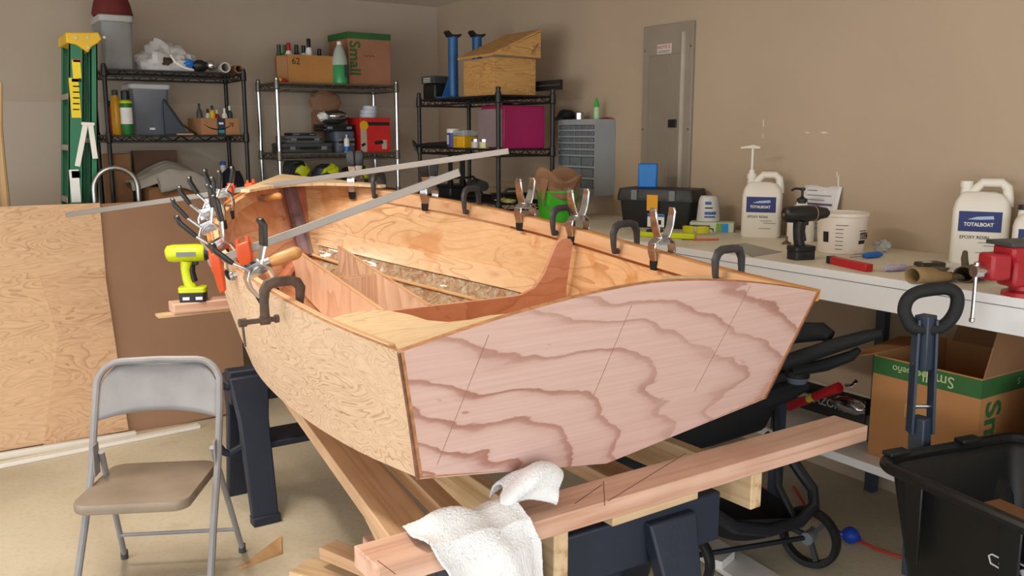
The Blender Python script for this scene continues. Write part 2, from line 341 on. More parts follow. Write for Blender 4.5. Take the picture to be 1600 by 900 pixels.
def transom_mat():
    """flat-sawn face veneer: nested growth rings stretched along the board"""
    m, t, b = nt('pink plywood transom'); x0, z0 = .30, .72
    v = coords(t, (.30, 0, 1), (0, 0, 0), (-x0*.30, 0, -z0)); vn = coords(t, (1.1, 1, 3.0), (0, 0, 0), (1.7, 0, .4)); vf = coords(t, (.5, 1, 22))
    ln = N(t, 'ShaderNodeVectorMath', operation='LENGTH'); t.links.new(v, ln.inputs[0])
    n1 = N(t, 'ShaderNodeTexNoise', Scale=1.6, Detail=2.0); t.links.new(vn, n1.inputs['Vector'])
    n2 = N(t, 'ShaderNodeTexNoise', Scale=7.0, Detail=4.0); t.links.new(vn, n2.inputs['Vector'])
    a1 = N(t, 'ShaderNodeMath', operation='MULTIPLY_ADD'); a1.inputs[1].default_value = .17; t.links.new(n1.outputs[0], a1.inputs[0]); t.links.new(ln.outputs[1], a1.inputs[2])
    a2 = N(t, 'ShaderNodeMath', operation='MULTIPLY_ADD'); a2.inputs[1].default_value = .034; t.links.new(n2.outputs[0], a2.inputs[0]); t.links.new(a1.outputs[0], a2.inputs[2])
    k = N(t, 'ShaderNodeMath', operation='MULTIPLY'); k.inputs[1].default_value = 19.0; t.links.new(a2.outputs[0], k.inputs[0])
    fr = N(t, 'ShaderNodeMath', operation='FRACT'); t.links.new(k.outputs[0], fr.inputs[0])
    line = ramp(t, fr.outputs[0], [(0, gray(.10)), (.06, gray(0)), (.62, gray(.0)), (.80, gray(.28)), (.88, gray(.8)), (.97, gray(1)), (1, gray(.10))])
    big = N(t, 'ShaderNodeTexNoise', Scale=1.3, Detail=2.0); t.links.new(vn, big.inputs['Vector'])
    fade = ramp(t, big.outputs[0], [(.30, gray(.35)), (.65, gray(1))])
    mm = N(t, 'ShaderNodeMath', operation='MULTIPLY'); t.links.new(line, mm.inputs[0]); t.links.new(fade, mm.inputs[1])
    st = N(t, 'ShaderNodeTexNoise', Scale=6.0, Detail=5.0); t.links.new(vf, st.inputs['Vector'])
    c0 = ramp(t, st.outputs[0], [(.3, lin((204, 168, 158))), (.65, lin((212, 179, 171)))])
    col = mixc(t, mm.outputs[0], c0, lin((160, 110, 96)))
    sp_ = N(t, 'ShaderNodeTexNoise', Scale=9.0, Detail=2.0); t.links.new(vn, sp_.inputs['Vector'])
    f = ramp(t, sp_.outputs[0], [(.74, gray(0)), (.78, gray(.7))]); col = mixc(t, f, col, lin((170, 108, 86)))
    t.links.new(col, b.inputs['Base Color']); b.inputs['Roughness'].default_value = .6
    bp = N(t, 'ShaderNodeBump', Strength=.08, Distance=.004); t.links.new(st.outputs[0], bp.inputs['Height']); t.links.new(bp.outputs[0], b.inputs['Normal']); return m
M_transom = transom_mat()
M_pale = lumber('pale inwale pine', (226, 184, 142), (204, 148, 104), 'Y', 30, .5)
M_amber = lumber('amber varnished strip', (214, 146, 66), (176, 106, 38), 'Y', 30, .35)
M_tan = lumber('tan oiled strip', (222, 180, 138), (196, 146, 102), 'Y', 30, .5)
M_divider = ply('divider plywood', (244, 214, 188), (212, 168, 138), (4, 1.2, .6), (0, 0, 0), bands=3, nscale=2.5, rough=.5, width=.3, coat=.2)
M_frame = ply('mahogany toned frame', (218, 160, 132), (192, 126, 96), (1, 2, 2.5), (0, 0, 0), bands=2, nscale=2.5, rough=.4, coat=.5, stain=((176, 106, 64), 6, .6, .6))
M_knee = ply('pale knee plywood', (230, 204, 166), (196, 158, 112), (.8, 4, 1), (0, 0, R(12)), bands=3, nscale=3, rough=.5, width=.2, stain=((208, 146, 72), 4, .64, .5))
boat = thing('boat', 'unfinished plywood rowing boat with pink transom resting on timbers and sawhorses', 'boat', (BX, 2.5, .66), world=True)
NU, NV = 40, 5
def panel(fn, s, th):
    b = MB(); o_ = [[fn(i/NU, j/NV, s) for j in range(NV+1)] for i in range(NU+1)]; n_ = [[fn(i/NU, j/NV, s, th) for j in range(NV+1)] for i in range(NU+1)]
    V = [p for r_ in o_ for p in r_]+[p for r_ in n_ for p in r_]; w_ = NV+1; K = (NU+1)*w_; A = []; I = []; E_ = []
    for i in range(NU):
        for j in range(NV):
            q = (i*w_+j, (i+1)*w_+j, (i+1)*w_+j+1, i*w_+j+1); A.append(q); I.append(tuple(K+k for k in q[::-1]))
        for j in (0, NV): E_.append((i*w_+j, (i+1)*w_+j, K+(i+1)*w_+j, K+i*w_+j))
    for j in range(NV):
        for i in (0, NU): E_.append((i*w_+j, i*w_+j+1, K+i*w_+j+1, K+i*w_+j))
    b.add(V, A); n0 = len(b.f); b.f += I+E_; b.m += [1]*len(I)+[2]*len(E_); return b
panel(side_pt, -1, .008).build('side_panel', [M_sideout, M_insideL, M_edge], boat, label='tan unvarnished side panel, amber inside')
panel(side_pt, 1, .008).build('side_panel', [M_sideout, M_inside, M_edge], boat, label='side panel with varnished wavy grain inside')
for s in (-1, 1): panel(bot_pt, s, .008).build('bottom_panel', [M_bottomout, M_bottomin, M_edge], boat)
# transom
RK = R(16.9); TO = Vector((BX, 1.465, 1.051)); tu = Vector((1, 0, 0)); td = Vector((0, -math.sin(RK), math.cos(RK))); tn = Vector((0, -math.cos(RK), -math.sin(RK)))
def TP(u, h, off=0): return TO+tu*u+td*h+tn*off
def crown(u): return .084*(1-(abs(u)/.589)**1.65)
outl = [(-.592+.592*2*i/28, crown(max(-.589, min(.589, -.592+.592*2*i/28)))) for i in range(29)]+[(.5125, -.306), (0, -.390), (-.5125, -.306)]
b = MB(); ptf = [TP(u, h, .002) for u, h in outl]; ptb = [TP(u*.997, h, -.010) for u, h in outl]; n = len(outl)
b.add(ptf+ptb, [tuple(range(n))]); b.slot(1); b.f += [tuple(range(2*n-1, n-1, -1))]; b.m += [1]
b.f += [(i, (i+1) % n, n+(i+1) % n, n+i) for i in range(n)]; b.m += [2]*n
b.build('transom', [M_transom, M_inside, M_edge], boat, label='pink plywood transom with broad curved grain')
M_pencil = mat('pencil line', (150, 112, 100), .9)
for a, c in [((764, 523), (683, 726)), ((987, 477), (928, 617)), ((1173, 446), (1085, 612))]:
    p0, p1 = (PP(*q, TP(0, 0, .0022), tn) for q in (a, c)); MB().beam(p0, p1, .0014, .0004, tn).build('pencil_line', M_pencil, boat, smooth=0)
# transom edge bead (epoxy joint along the left corner)
M_joint = mat('stained epoxy joint', (120, 78, 60), .5, var=.4, vscale=40)
for s in (-1, 1):
    MB().tube([TP(s*.590, .0, .001), TP(s*.551, -.15, .002), TP(s*.512, -.304, .001)], [.004, .0035, .005], 6).build('corner_joint', M_joint, boat)
# inwales and outwale
def rail(s, y0, y1, off, th, ht, top, material, nm, n=40):
    rings = []
    for i in range(n+1):
        y = y0+(y1-y0)*i/n; h, z = aty_(SHEER, y); h2, _ = aty_(SHEER, y+.01); sl = (h2-h)/.01; k = math.sqrt(1+sl*sl)
        a, c = h-off*k, h-(off+th)*k; z1 = z+top; fl = .18*ht
        rings.append([Vector((BX+s*max(.0, q), y, zz)) for q, zz in ((a, z1), (c, z1), (c-fl, z1-ht), (a-fl, z1-ht))])
    return MB().loft(rings).build(nm, material, boat, bevel=.002)
rail(1, 1.50, 3.44, .009, .019, .046, .004, M_pale, 'inwale')
rail(1, 1.47, 3.72, -.020, .019, .030, .003, M_amber, 'outwale')
rail(-1, 1.52, 3.50, .009, .016, .040, .002, M_tan, 'inwale')
rail(-1, 2.55, 3.62, -.012, .011, .030, .004, M_amber, 'outwale')
rail(1, 1.52, 3.55, .011, .004, .012, -.044, mat('dark seam', (176, 112, 62), .5), 'inwale_seam')
# midship frame
YFR = 2.50
half = [(0, .90), (.30, .902), (.37, .907), (.425, .925), (.465, .970), (.495, 1.030), (.517, 1.072), (.537, 1.088), (.575, 1.086), (.586, 1.07), (.540, .805), (0, .684)]
poly = [(BX+a, z) for a, z in half]+[(BX-a, z) for a, z in half[-2:0:-1]]
MB().slab([Vector((x, YFR, z)) for x, z in poly], (0, .016, 0)).build('midship_frame', M_frame, boat, label='reddish brown curved cross frame')
MB().slab([Vector((x, YFR-.001, z)) for x, z in [(BX-.36, .905), (BX+.36, .905), (BX+.36, .893), (BX-.36, .893)]], (0, .018, 0)).build('frame_cap', M_frame, boat)
# fore-and-aft dividers
def divider(x0, y0, x1, y1, zt0, zt1, zb0, zb1):
    d = Vector((x1-x0, y1-y0, 0)).normalized(); nn = Vector((d.y, -d.x, 0))*.012
    MB().slab([(x0, y0, zb0), (x1, y1, zb1), (x1, y1, zt1), (x0, y0, zt0)], nn).build('divider', [M_divider], boat)
    MB().beam((x0+nn.x/2, y0, zt0+.002), (x1+nn.x/2, y1, zt1+.002), .0125, .004).build('divider_edge', M_pale, boat)
divider(1.150, 2.518, 1.190, 3.44, .903, 1.000, .69, .86)
divider(1.312, 2.518, 1.375, 3.42, .903, .995, .67, .86)
divider(1.184, 2.97, 1.344, 2.985, .942, .942, .70, .70)
# breasthook and quarter knees
def plate(pts, z0, th, nm, material, lb=None):
    return MB().slab([Vector((BX+x, y, z0+(y-3.4)*.085 if nm == 'breasthook' else z0)) for x, y in pts], (0, 0, th)).build(nm, material, boat, bevel=.001, label=lb)
plate([(0, 3.83), (.30, 3.41), (.27, 3.40), (.18, 3.47), (.06, 3.52), (-.06, 3.52), (-.18, 3.47), (-.27, 3.40), (-.30, 3.41)], 1.228, .012, 'breasthook', M_knee, 'pale triangular plywood breasthook')
kz = 1.034
kn = [PZ(px, py, kz) for px, py in [(503, 508), (535, 499), (575, 491), (610, 492), (640, 498), (668, 507), (700, 510), (735, 506), (765, 499), (790, 497)]]
kn = [(p.x-BX, p.y) for p in kn]; inner = TP(0, -.017, -.012).y
kn = [(max(-.612+.0, x), max(y, inner)) for x, y in kn]+[(-.573, inner)]
plate(kn, kz, .01, 'quarter_knee', M_knee, 'pale plywood corner knee with wavy edge'); plate([(-x, y) for x, y in kn[::-1]], kz, .01, 'quarter_knee', M_knee)
# resin fillets, glass tape
M_fillet = mat('grey purple resin fillet', (146, 122, 132), .25, var=.35, vscale=14, coat=.6)
M_tape = mat('wet tape edge', (206, 132, 98), .3, var=.3, vscale=12, coat=.6)
fp = [Vector((BX, 3.555+.20*t_, .945+.31*t_)) for t_ in (0, .25, .5, .75, 1)]
MB().tube(fp, [.028, .030, .032, .030, .022], 10).build('stem_fillet', M_fillet, boat)
for s in (-1, 1):
    MB().grid(lambda i, j: side_pt(.905+.06*j, .02+.94*i, s, .0095), 10, 3).build('glass_tape', M_tape, boat)
    MB().tube([bot_pt(u, .06, s, .012)+Vector((-s*.016, 0, .012)) for u in np.linspace(.03, .9, 26)], .020 if s < 0 else .007, 8).build('chine_fillet', M_inside if s > 0 else M_tape, boat)
def glass():
    m, t, b = nt('wet fibreglass cloth'); v = coords(t, (1, 1, 1))
    n1 = N(t, 'ShaderNodeTexNoise', Scale=26.0, Detail=3.0, Distortion=1.5); t.links.new(v, n1.inputs['Vector'])
    c = ramp(t, n1.outputs[0], [(.35, lin((176, 132, 96))), (.55, lin((200, 176, 146))), (.7, lin((214, 208, 190)))])
    t.links.new(c, b.inputs['Base Color']); b.inputs['Roughness'].default_value = .12; b.inputs['Coat Weight'].default_value = 1
    bp = N(t, 'ShaderNodeBump', Strength=.9, Distance=.02); t.links.new(n1.outputs[0], bp.inputs['Height']); t.links.new(bp.outputs[0], b.inputs['Normal']); return m
def gp(i, j):
    p = bot_pt(.40+.46*i, .80-.74*j/.6, 1, .012) if j < .6 else side_pt(.40+.46*i, .97-.19*(j-.6)/.4, 1, .026+.03*max(0, .8-j))
    k = mnoise.noise(Vector((i*17, j*9, 3))); return p+Vector((.01*k, 0, .006+.007*k))
MB().grid(gp, 40, 30).build('fibreglass_cloth', glass(), boat, label='crinkled shiny fibreglass cloth on the bilge')
# long stringer step on the right side inside
rings = []
for i in range(25):
    u = .36+.5*i/24; p = side_pt(u, .60, 1, .008); q = side_pt(u, .80, 1, .008)
    rings.append([p, p+Vector((-.012, 0, .0)), q+Vector((-.030, 0, .004)), q])
MB().loft(rings).build('side_stringer', M_inside, boat)
# ================================================================ TIMBERS AND SAWHORSES UNDER THE BOAT
M_pine = lumber('pink pine timber', (224, 186, 164), (194, 146, 122), 'X', 30, .6)
M_pine2 = lumber('tan pine timber', (216, 178, 142), (186, 142, 106), 'X', 34, .6)
M_pine3 = lumber('pale treated timber', (220, 192, 154), (184, 146, 106), 'X', 44, .6)
def timber(name, label, cat, p0, p1, wd, ht, material, up=(0, 0, 1), group=None, bevel=.003):
    p0, p1 = Vector(p0), Vector(p1); d = (p1-p0); l = d.length; d.normalize(); sd = Vector(up).cross(d).normalized(); u = d.cross(sd)
    o = MB().bx(-l/2, l/2, -wd/2, wd/2, -ht/2, ht/2).build(name, material, bevel=bevel)
    o.matrix_world = Matrix.Translation((p0+p1)/2) @ Matrix((d, sd, u)).transposed().to_4x4()
    return tag(o, label, cat, group)
ZB = .650     # top of the front timber
FY = 1.500; LZ = ZB-.045; SH = LZ-.040
fa = PZ(575, 873, ZB)
timber('front_timber', 'long pinkish pine timber lying under the transom with a towel on it', 'timber', (fa.x, FY, ZB-.0225), (2.13, FY+.02, ZB-.0225), .112, .045, M_pine)
ft = bpy.data.objects['front_timber']; M_mark = mat('pencil mark on timber', (110, 76, 66), .9)
for a, c in (((943, 752), (945, 790)), ((898, 787), (941, 757)), ((950, 783), (1072, 708)), ((590, 876), (618, 897))):
    o = MB().beam(PZ(*a, ZB+.0003), PZ(*c, ZB+.0003), .0016, .0006).build('pencil_mark', M_mark, smooth=0); o.parent = ft; o.matrix_parent_inverse = ft.matrix_world.inverted()
def longbeam(label, x0, y0, x1, y1, wd, ht, z, m_, nm='lengthwise_timber'):
    return timber(nm, label, 'timber', (x0, y0, z-ht/2), (x1, y1, z-ht/2), wd, ht, m_)
longbeam('tan timber on edge, its ringed end grain showing beside the draped towel', 1.075, 1.46, 1.13, 3.25, .038, .12, LZ, M_pine3)
longbeam('tan timber on edge with swirling end grain under the long front timber', 1.69, 1.465, 1.62, 3.25, .040, .095, LZ, M_pine3)
longbeam('wide brown timber running forward beneath the tan side panel', .80, 1.575, 1.07, 3.42, .110, .040, LZ, M_pine2)
longbeam('narrow brown timber between the wide brown one and the keel', .925, 1.575, 1.02, 2.35, .050, .040, LZ, M_pine2)
longbeam('brown streaked timber beneath the far half of the boat bottom', 1.40, 1.575, 1.42, 3.42, .090, .040, LZ, M_pine2)
timber('packing_timber', 'cross timber between the lengthwise timbers and the keel', 'timber', (1.1, 2.5, (LZ+.662)/2), (1.5, 2.5, (LZ+.662)/2), .09, .662-LZ-.0005, M_pine2)
timber('treated_offcut', 'short pale ribbed offcut on the sawhorse under the front timber', 'offcut', (1.225, 1.49, LZ-.016), (1.50, 1.50, LZ-.016), .04, .030, M_pine3)
# folding sawhorse
M_saw = mat('dark blue black resin', (30, 38, 54), .55, bump=.08)
def sawhorse(label, x0, x1, yc, top, spread, slots=(), hooks=False, leg_x=None):
    t = thing('sawhorse', label, 'sawhorse', ((x0+x1)/2, yc, 0), world=True)
    b = MB(); cuts = sorted(slots); x = x0
    for a, c in cuts: b.bx(x, a, yc-.035, yc+.035, top-.13, top); b.bx(a, c, yc-.035, yc+.035, top-.16, top-.081); x = c
    b.bx(x, x1, yc-.035, yc+.035, top-.13, top); b.build('top_bar', M_saw, t, bevel=.006)
    for xx in (leg_x or (x0+.07, x1-.07)):
        for s in (-1, 1):
            q = .036; a = Vector((xx, yc+s*q, top-.02)); c = Vector((xx, yc+s*spread, .0)); rings = []
            for k, wd in ((0, .075), (.3, .055), (1, .048)):
                p = a.lerp(c, k); rings.append([p+Vector((dx*wd, dy*.022, 0)) for dx, dy in ((-1, -1), (1, -1), (1, 1), (-1, 1))])
            lg = MB().loft(rings).build('leg', M_saw, t, bevel=.006)
            MB().bx(xx-.052, xx+.052, c.y-.026, c.y+.026, 0, .035).build('foot', M_saw, lg, bevel=.004)
        MB().bx(xx-.012, xx+.012, yc-spread*.62, yc+spread*.62, top*.42, top*.42+.06).build('spreader', M_saw, t, bevel=.004)
    xs = leg_x or (x0+.07, x1-.07)
    MB().bx(xs[0], xs[1], yc-.09, yc+.09, top*.42+.02, top*.42+.045).build('tool_tray', M_saw, t, bevel=.004)
    if hooks:
        for zz in (top-.04, top*.46):
            h = Vector((x0+.01, yc-.02, zz)); MB().tube([h+Vector((.03, 0, 0)), h+Vector((-.02, 0, -.02)), h+Vector((-.045, 0, -.005)), h+Vector((-.06, 0, .03))], [.016, .016, .015, .010], 8).build('cleat_hook', M_saw, t)
    return t
sawhorse('dark plastic sawhorse with hooked ends carrying the bow', .885, 1.78, 3.35, SH, .17, hooks=True)
sawhorse('dark plastic sawhorse carrying the transom end above the white board', .82, 1.60, 1.535, SH, .20, slots=((1.047, 1.107),), leg_x=(1.42, .89))
# plank with the drill, thin strip under it, packing
pk = PY(267, 473, 3.50); ZP = pk.z
timber('bow_plank', 'short pinkish plank under the bow with the lime drill standing on it', 'plank', (pk.x, 3.50, ZP-.019), (1.62, 3.50, ZP-.019), .09, .038, M_pine)
st = PY(246, 494, 3.48)
timber('thin_strip', 'thin pale wooden strip beneath the bow plank', 'wood strip', (st.x, 3.49, ZP-.043), (1.60, 3.49, ZP-.043), .06, .010, M_pine3, bevel=.001)
zz = (LZ+ZP-.048)/2
timber('packing_block', 'stacked packing block under the bow strip', 'block', (1.0, 3.40, zz), (1.5, 3.40, zz), .05, ZP-.048-LZ, M_pine2)
timber('packing_block', 'forward packing block under the bow strip', 'block', (.98, 3.36, LZ-.02), (1.02, 3.36, LZ-.02), .0, .0, M_pine2) if 0 else None
# loose wood on the floor
def flat(name, label, cat, pxs, z, th, material, group=None):
    pts = [PZ(x, y, z+th) for x, y in pxs]; c = sum(pts, Vector())/len(pts)
    o = MB().slab([p-c-Vector((0, 0, th)) for p in pts], (0, 0, th)).build(name, material, bevel=.001)
    o.location = c; return tag(o, label, cat, group)
M_scrap = lumber('scrap plywood', (206, 166, 120), (176, 130, 88), 'Y', 20)
flat('plywood_scrap', 'triangular plywood scrap on the floor beside the folding chair', 'scrap', [(373, 887), (440, 836), (441, 862)], 0.0, .009, M_scrap)
q = PZ(507, 846, .13)
timber('offcut', 'stubby tan offcut block standing out on the floor pile left of the towel', 'offcut', PZ(512, 858, .10), PZ(590, 890, .10), .075, .04, M_pine2)
timber('offcut', 'reddish offcut leaning beside the stubby tan block', 'offcut', PZ(580, 842, .16), PZ(626, 902, .13), .06, .035, M_pine)
timber('offcut', 'pale ribbed offcut lying lowest in the floor pile', 'offcut', PZ(470, 890, .03), PZ(600, 925, .03), .12, .04, M_pine3)
timber('wood_lath', 'thin pale lath leaning against the wide brown timber', 'wood strip', PD(607, 864, 2.30), PD(547, 742, 2.36), .030, .006, M_pine3, up=(-.5, -.8, .3), bevel=.001)
for k, (a, c, lb) in enumerate([((1095, 900), (1120, 860), 'white board lying on the floor behind the near sawhorse'),]):
    timber('white_board', lb, 'board', PZ(1075, 838, .02), PZ(1200, 915, .02), .14, .018, mat('white painted board', (226, 222, 216), .5), bevel=.001)
    timber('white_block', 'small white block lying on the white board', 'block', PZ(1112, 868, .045), PZ(1138, 876, .045), .10, .03, mat('white painted board', (226, 222, 216), .5), bevel=.001)

# ================================================================ TOWEL on the front timber
M_towel = mat('white terry cloth', (250, 250, 252), .95, var=.03, bump=.5, bscale=700)
def towel(u, v):
    """u across the cloth, v from the back edge over the timber and down the front"""
    yb, yf = FY+.052, FY-.056
    path = [(yb+.004, ZB-.030), (yb, ZB+.006), (FY, ZB+.012), (yf, ZB+.008), (yf-.012, ZB-.035), (yf-.018, ZB-.15), (yf-.02, ZB-.28)]
    k = v*(len(path)-1); i = min(int(k), len(path)-2); a = k-i; y = path[i][0]*(1-a)+path[i+1][0]*a; z = path[i][1]*(1-a)+path[i+1][1]*a
    xl = [.80, .745, .735, .742, .775, .80, .80]; xr = [.99, .985, .975, .985, 1.0, 1.005, .99]
    x = (xl[i]*(1-a)+xl[i+1]*a)*(1-u)+(xr[i]*(1-a)+xr[i+1]*a)*u
    hang = max(0, v-.45); wv = .5+.5*math.sin(u*9-v*5+1.2*mnoise.noise(Vector((u*2, v*2, 3)))); lump = mnoise.noise(Vector((u*4.5, v*5, 1)))
    top = math.exp(-((v-.36)/.20)**2)
    return Vector((x+.008*lump+.0016*mnoise.noise(Vector((u*90, v*110, 9))), y-.0024*mnoise.noise(Vector((u*80, v*100, 4)))-.030*wv*min(1, hang*4)-.010*abs(lump)*min(1, hang*4), z+.0024*mnoise.noise(Vector((u*85, v*95, 7)))+top*(.022*wv+.018*(lump+.6))))
to = MB().grid(towel, 130, 170).build('towel', M_towel, solid=.005); tag(to, 'white terry towel draped over the front timber', 'towel')
def fold(u, v):
    a = -.3+u*math.pi*1.35; r_ = .022+.010*math.sin(v*3.0)+.004*mnoise.noise(Vector((u*4, v*4, 5)))+.006*math.sin(u*9+v*5)
    c = Vector((.955+.135*v, FY+.030-.028*v, ZB+.032+.030*math.sin(v*math.pi*.85)-.006*v))
    r_ += .0022*mnoise.noise(Vector((u*60, v*60, 2))); return c+Vector((.02*math.sin(u*5), math.cos(a)*r_*1.35, math.sin(a)*r_*1.2))
MB().grid(fold, 80, 80).build('towel_fold', M_towel, to, solid=.005)

# ================================================================ FOLDING CHAIR
M_chair = mat('grey enamel steel', (136, 134, 136), .42, var=.14, vscale=9, bump=.03)
M_chairseat = mat('brown grey enamel seat', (138, 124, 110), .4, var=.16, vscale=8)
ca, cb = PZ(195, 872, 0), PZ(379, 862, 0)
rear = (cb-ca); wch = rear.length; xd = rear.normalized(); yd = Vector((-xd.y, xd.x, 0)); mid = (ca+cb)/2
ch = thing('folding_chair', 'grey steel folding chair with curved back standing left of the boat', 'chair', mid, math.atan2(xd.y, xd.x))
def cpos(x, z): return Vector((x, -.42+.28*z/.74, z))
fr = [cpos(-.232, 0), cpos(-.205, .26), cpos(-.192, .42), cpos(-.190, .60)]
for i in range(1, 7): a = R(90*i/6); fr.append(cpos(-.19+.075*(1-math.cos(a)), .655+.08*math.sin(a)))
fr += [cpos(0, .738)]+[cpos(-p.x, p.z) for p in fr[4:][::-1]]+[cpos(.190, .60), cpos(.187, .42), cpos(.178, .26), cpos(.168, 0)]
MB().tube(fr, .0115, 10).build('back_frame', M_chair, ch)
def cback(u, v):
    x = -.186+.372*u; zt = .728-.075*(max(0, abs(u-.5)*2-.60)/.40)**2; zb = .560+.022*(1-(2*u-1)**2); z = zb+(zt-zb)*v
    p = cpos(x, z); return p+Vector((0, .022*(1-(2*u-1)**2), 0))
MB().grid(cback, 20, 8).build('backrest', M_chair, ch, solid=.004)
def rrect(x0, x1, y0, y1, r_, n=6):
    P_ = []
    for cx, cy, a0 in ((x1-r_, y1-r_, 0), (x0+r_, y1-r_, 90), (x0+r_, y0+r_, 180), (x1-r_, y0+r_, 270)):
        P_ += [(cx+r_*math.cos(R(a0+90*i/n)), cy+r_*math.sin(R(a0+90*i/n))) for i in range(n+1)]
    return P_
sp = [(x+(.02 if y > -.25 else 0), y) for x, y in rrect(-.205, .132, -.435, -.085, .05)]
b = MB(); k = len(sp)
sm = MB().loft([[Vector((x*s_, -.26+(y+.26)*s_, .345+z_-.0*y)) for x, y in sp] for s_, z_ in ((.985, 0), (1, .004), (1, .024), (.985, .030), (.94, .0305))])
sm.build('seat', M_chairseat, ch, smooth=50)
for s, xt, xf in ((-1, -.168, -.198), (1, .168, .198)):
    lg = MB().tube([(xt, -.235, .47), (xf, 0, .012)], .0095, 10).build('rear_leg', M_chair, ch)
    MB().cyl((xf, -.001, 0), (xf, -.001, .03), .013, .012).build('rubber_tip', M_dgrey, lg)
    MB().box((xt*1.08, -.246, .45), (.006, .05, .10)).build('hinge_bracket', M_chair, ch, bevel=.002)
MB().tube([(-.222, -.42+.28*.105/.74, .105), (.172, -.42+.28*.105/.74, .105)], .008, 8).build('front_rung', M_chair, ch)
MB().tube([(-.19, -.055, .11), (.19, -.055, .11)], .007, 8).build('rear_rung', M_chair, ch)

# ================================================================ SHEETS LEANING ON THE LEFT
M_sheet = ply('fir plywood sheet', (208, 172, 136), (174, 134, 98), (.7, 1, 3.2), (0, R(3), 0), bands=6, nscale=2.6, rough=.7, width=.22, fine=.35, dist=1.0)
M_sheet2 = ply('fir plywood cut piece', (204, 166, 130), (168, 126, 92), (.7, 1, 2.6), (0, R(-8), 0), bands=5, nscale=3.2, rough=.7, width=.22, fine=.35, dist=1.2, loc=(2, 1, 4))
M_hard = mat('brown hardboard', (146, 110, 84), .65, var=.05)
LN = Vector((0, 1.1, -.46)).normalized()        # normal of the leaning plane, pointing away from the camera
def lean(pxs, off): return [PP(x, y, Vector((0, 4.54, 0))+LN*off, LN) for x, y in pxs]
def sheet(name, label, pxs, off, th, material):
    pts = lean(pxs, off); lo = min(p.z for p in pts); c = sum(pts, Vector())/len(pts)
    o = MB().slab([p-c for p in pts], LN*th).build(name, material, smooth=0); o.location = c; tag(o, label, 'board'); return o
zs = PP(-300, 322, Vector((0, 4.54, 0)), LN)
def leanw(x, z, off): p = Vector((x, 4.54+.46/1.1*z, z)); return p+LN*off
def sheetw(name, label, xz, off, th, material):
    pts = [leanw(x, z, off) for x, z in xz]; c = sum(pts, Vector())/len(pts)
    o = MB().slab([p-c for p in pts], LN*th).build(name, material, smooth=0); o.location = c; return tag(o, label, 'board')
top = lean([(0, 322), (156, 318), (165, 430), (200, 672), (360, 304), (384, 636)], 0)
zt = (top[0].z+top[1].z)/2
sheetw('plywood_sheet', 'large tan plywood sheet leaning at the left behind the folding chair', [(-.75, .02), (top[3].x, .02), (top[2].x, .73), (top[1].x, zt), (-.75, zt)], 0, .012, M_sheet)
sheet('plywood_piece', 'cut plywood piece with a slanted left edge leaning on the big sheet', [(62, 432), (160, 424), (166, 442), (201, 672), (68, 696), (92, 525)], -.008, .007, M_sheet2)
hb = [PP(x, y, Vector((0, 4.54, 0))+LN*.016, LN) for x, y in [(150, 319), (362, 306), (386, 640), (190, 682)]]
c = sum(hb, Vector())/4
hb[2].z = max(hb[2].z, 0); o = MB().slab([p-c for p in hb], LN*.006).build('hardboard_sheet', M_hard, smooth=0); o.location = c; tag(o, 'plain brown hardboard sheet leaning behind the plywood', 'board')
M_mould = mat('white moulding', (232, 228, 220), .5, var=.03)
timber('white_moulding', 'long white moulding strip on the floor, reaching farther past the chair', 'moulding', PZ(-60, 735, .02)-Vector((0, 0, .01)), PZ(311, 662, .02)-Vector((0, 0, .01)), .045, .018, M_mould, bevel=.002)
timber('white_moulding', 'white moulding strip lying tight against the plywood sheet', 'moulding', PZ(-60, 716, .03)-Vector((0, 0, .018)), PZ(212, 672, .03)-Vector((0, 0, .018)), .03, .026, M_mould, bevel=.002)
# ================================================================ CLAMPS ON THE GUNWALES
M_castiron = mat('dark cast iron', (64, 62, 66), .5, var=.2, vscale=30, bump=.12, bscale=90)
M_rustiron = mat('rusty brown cast iron', (84, 64, 54), .6, var=.3, vscale=30, bump=.2, bscale=90)
M_vinyl = mat('black vinyl sleeve', (22, 22, 24), .35)
M_pad = mat('black rubber pad', (18, 18, 18), .7)
def strip(pts, wd, th):
    """flat bar bent in the XZ plane, wide along Y"""
    P_ = [Vector((p[0], 0, p[1])) for p in pts]; rings = []
    for i, p in enumerate(P_):
        d = (P_[min(i+1, len(P_)-1)]-P_[max(i-1, 0)]).normalized(); nn = Vector((-d.z, 0, d.x)); w_ = wd[i] if isinstance(wd, (list, tuple)) else wd
        rings.append([p+nn*th*a+Vector((0, c*w_/2, 0)) for a, c in ((-.5, -1), (.5, -1), (.5, 1), (-.5, 1))])
    return MB().loft(rings)
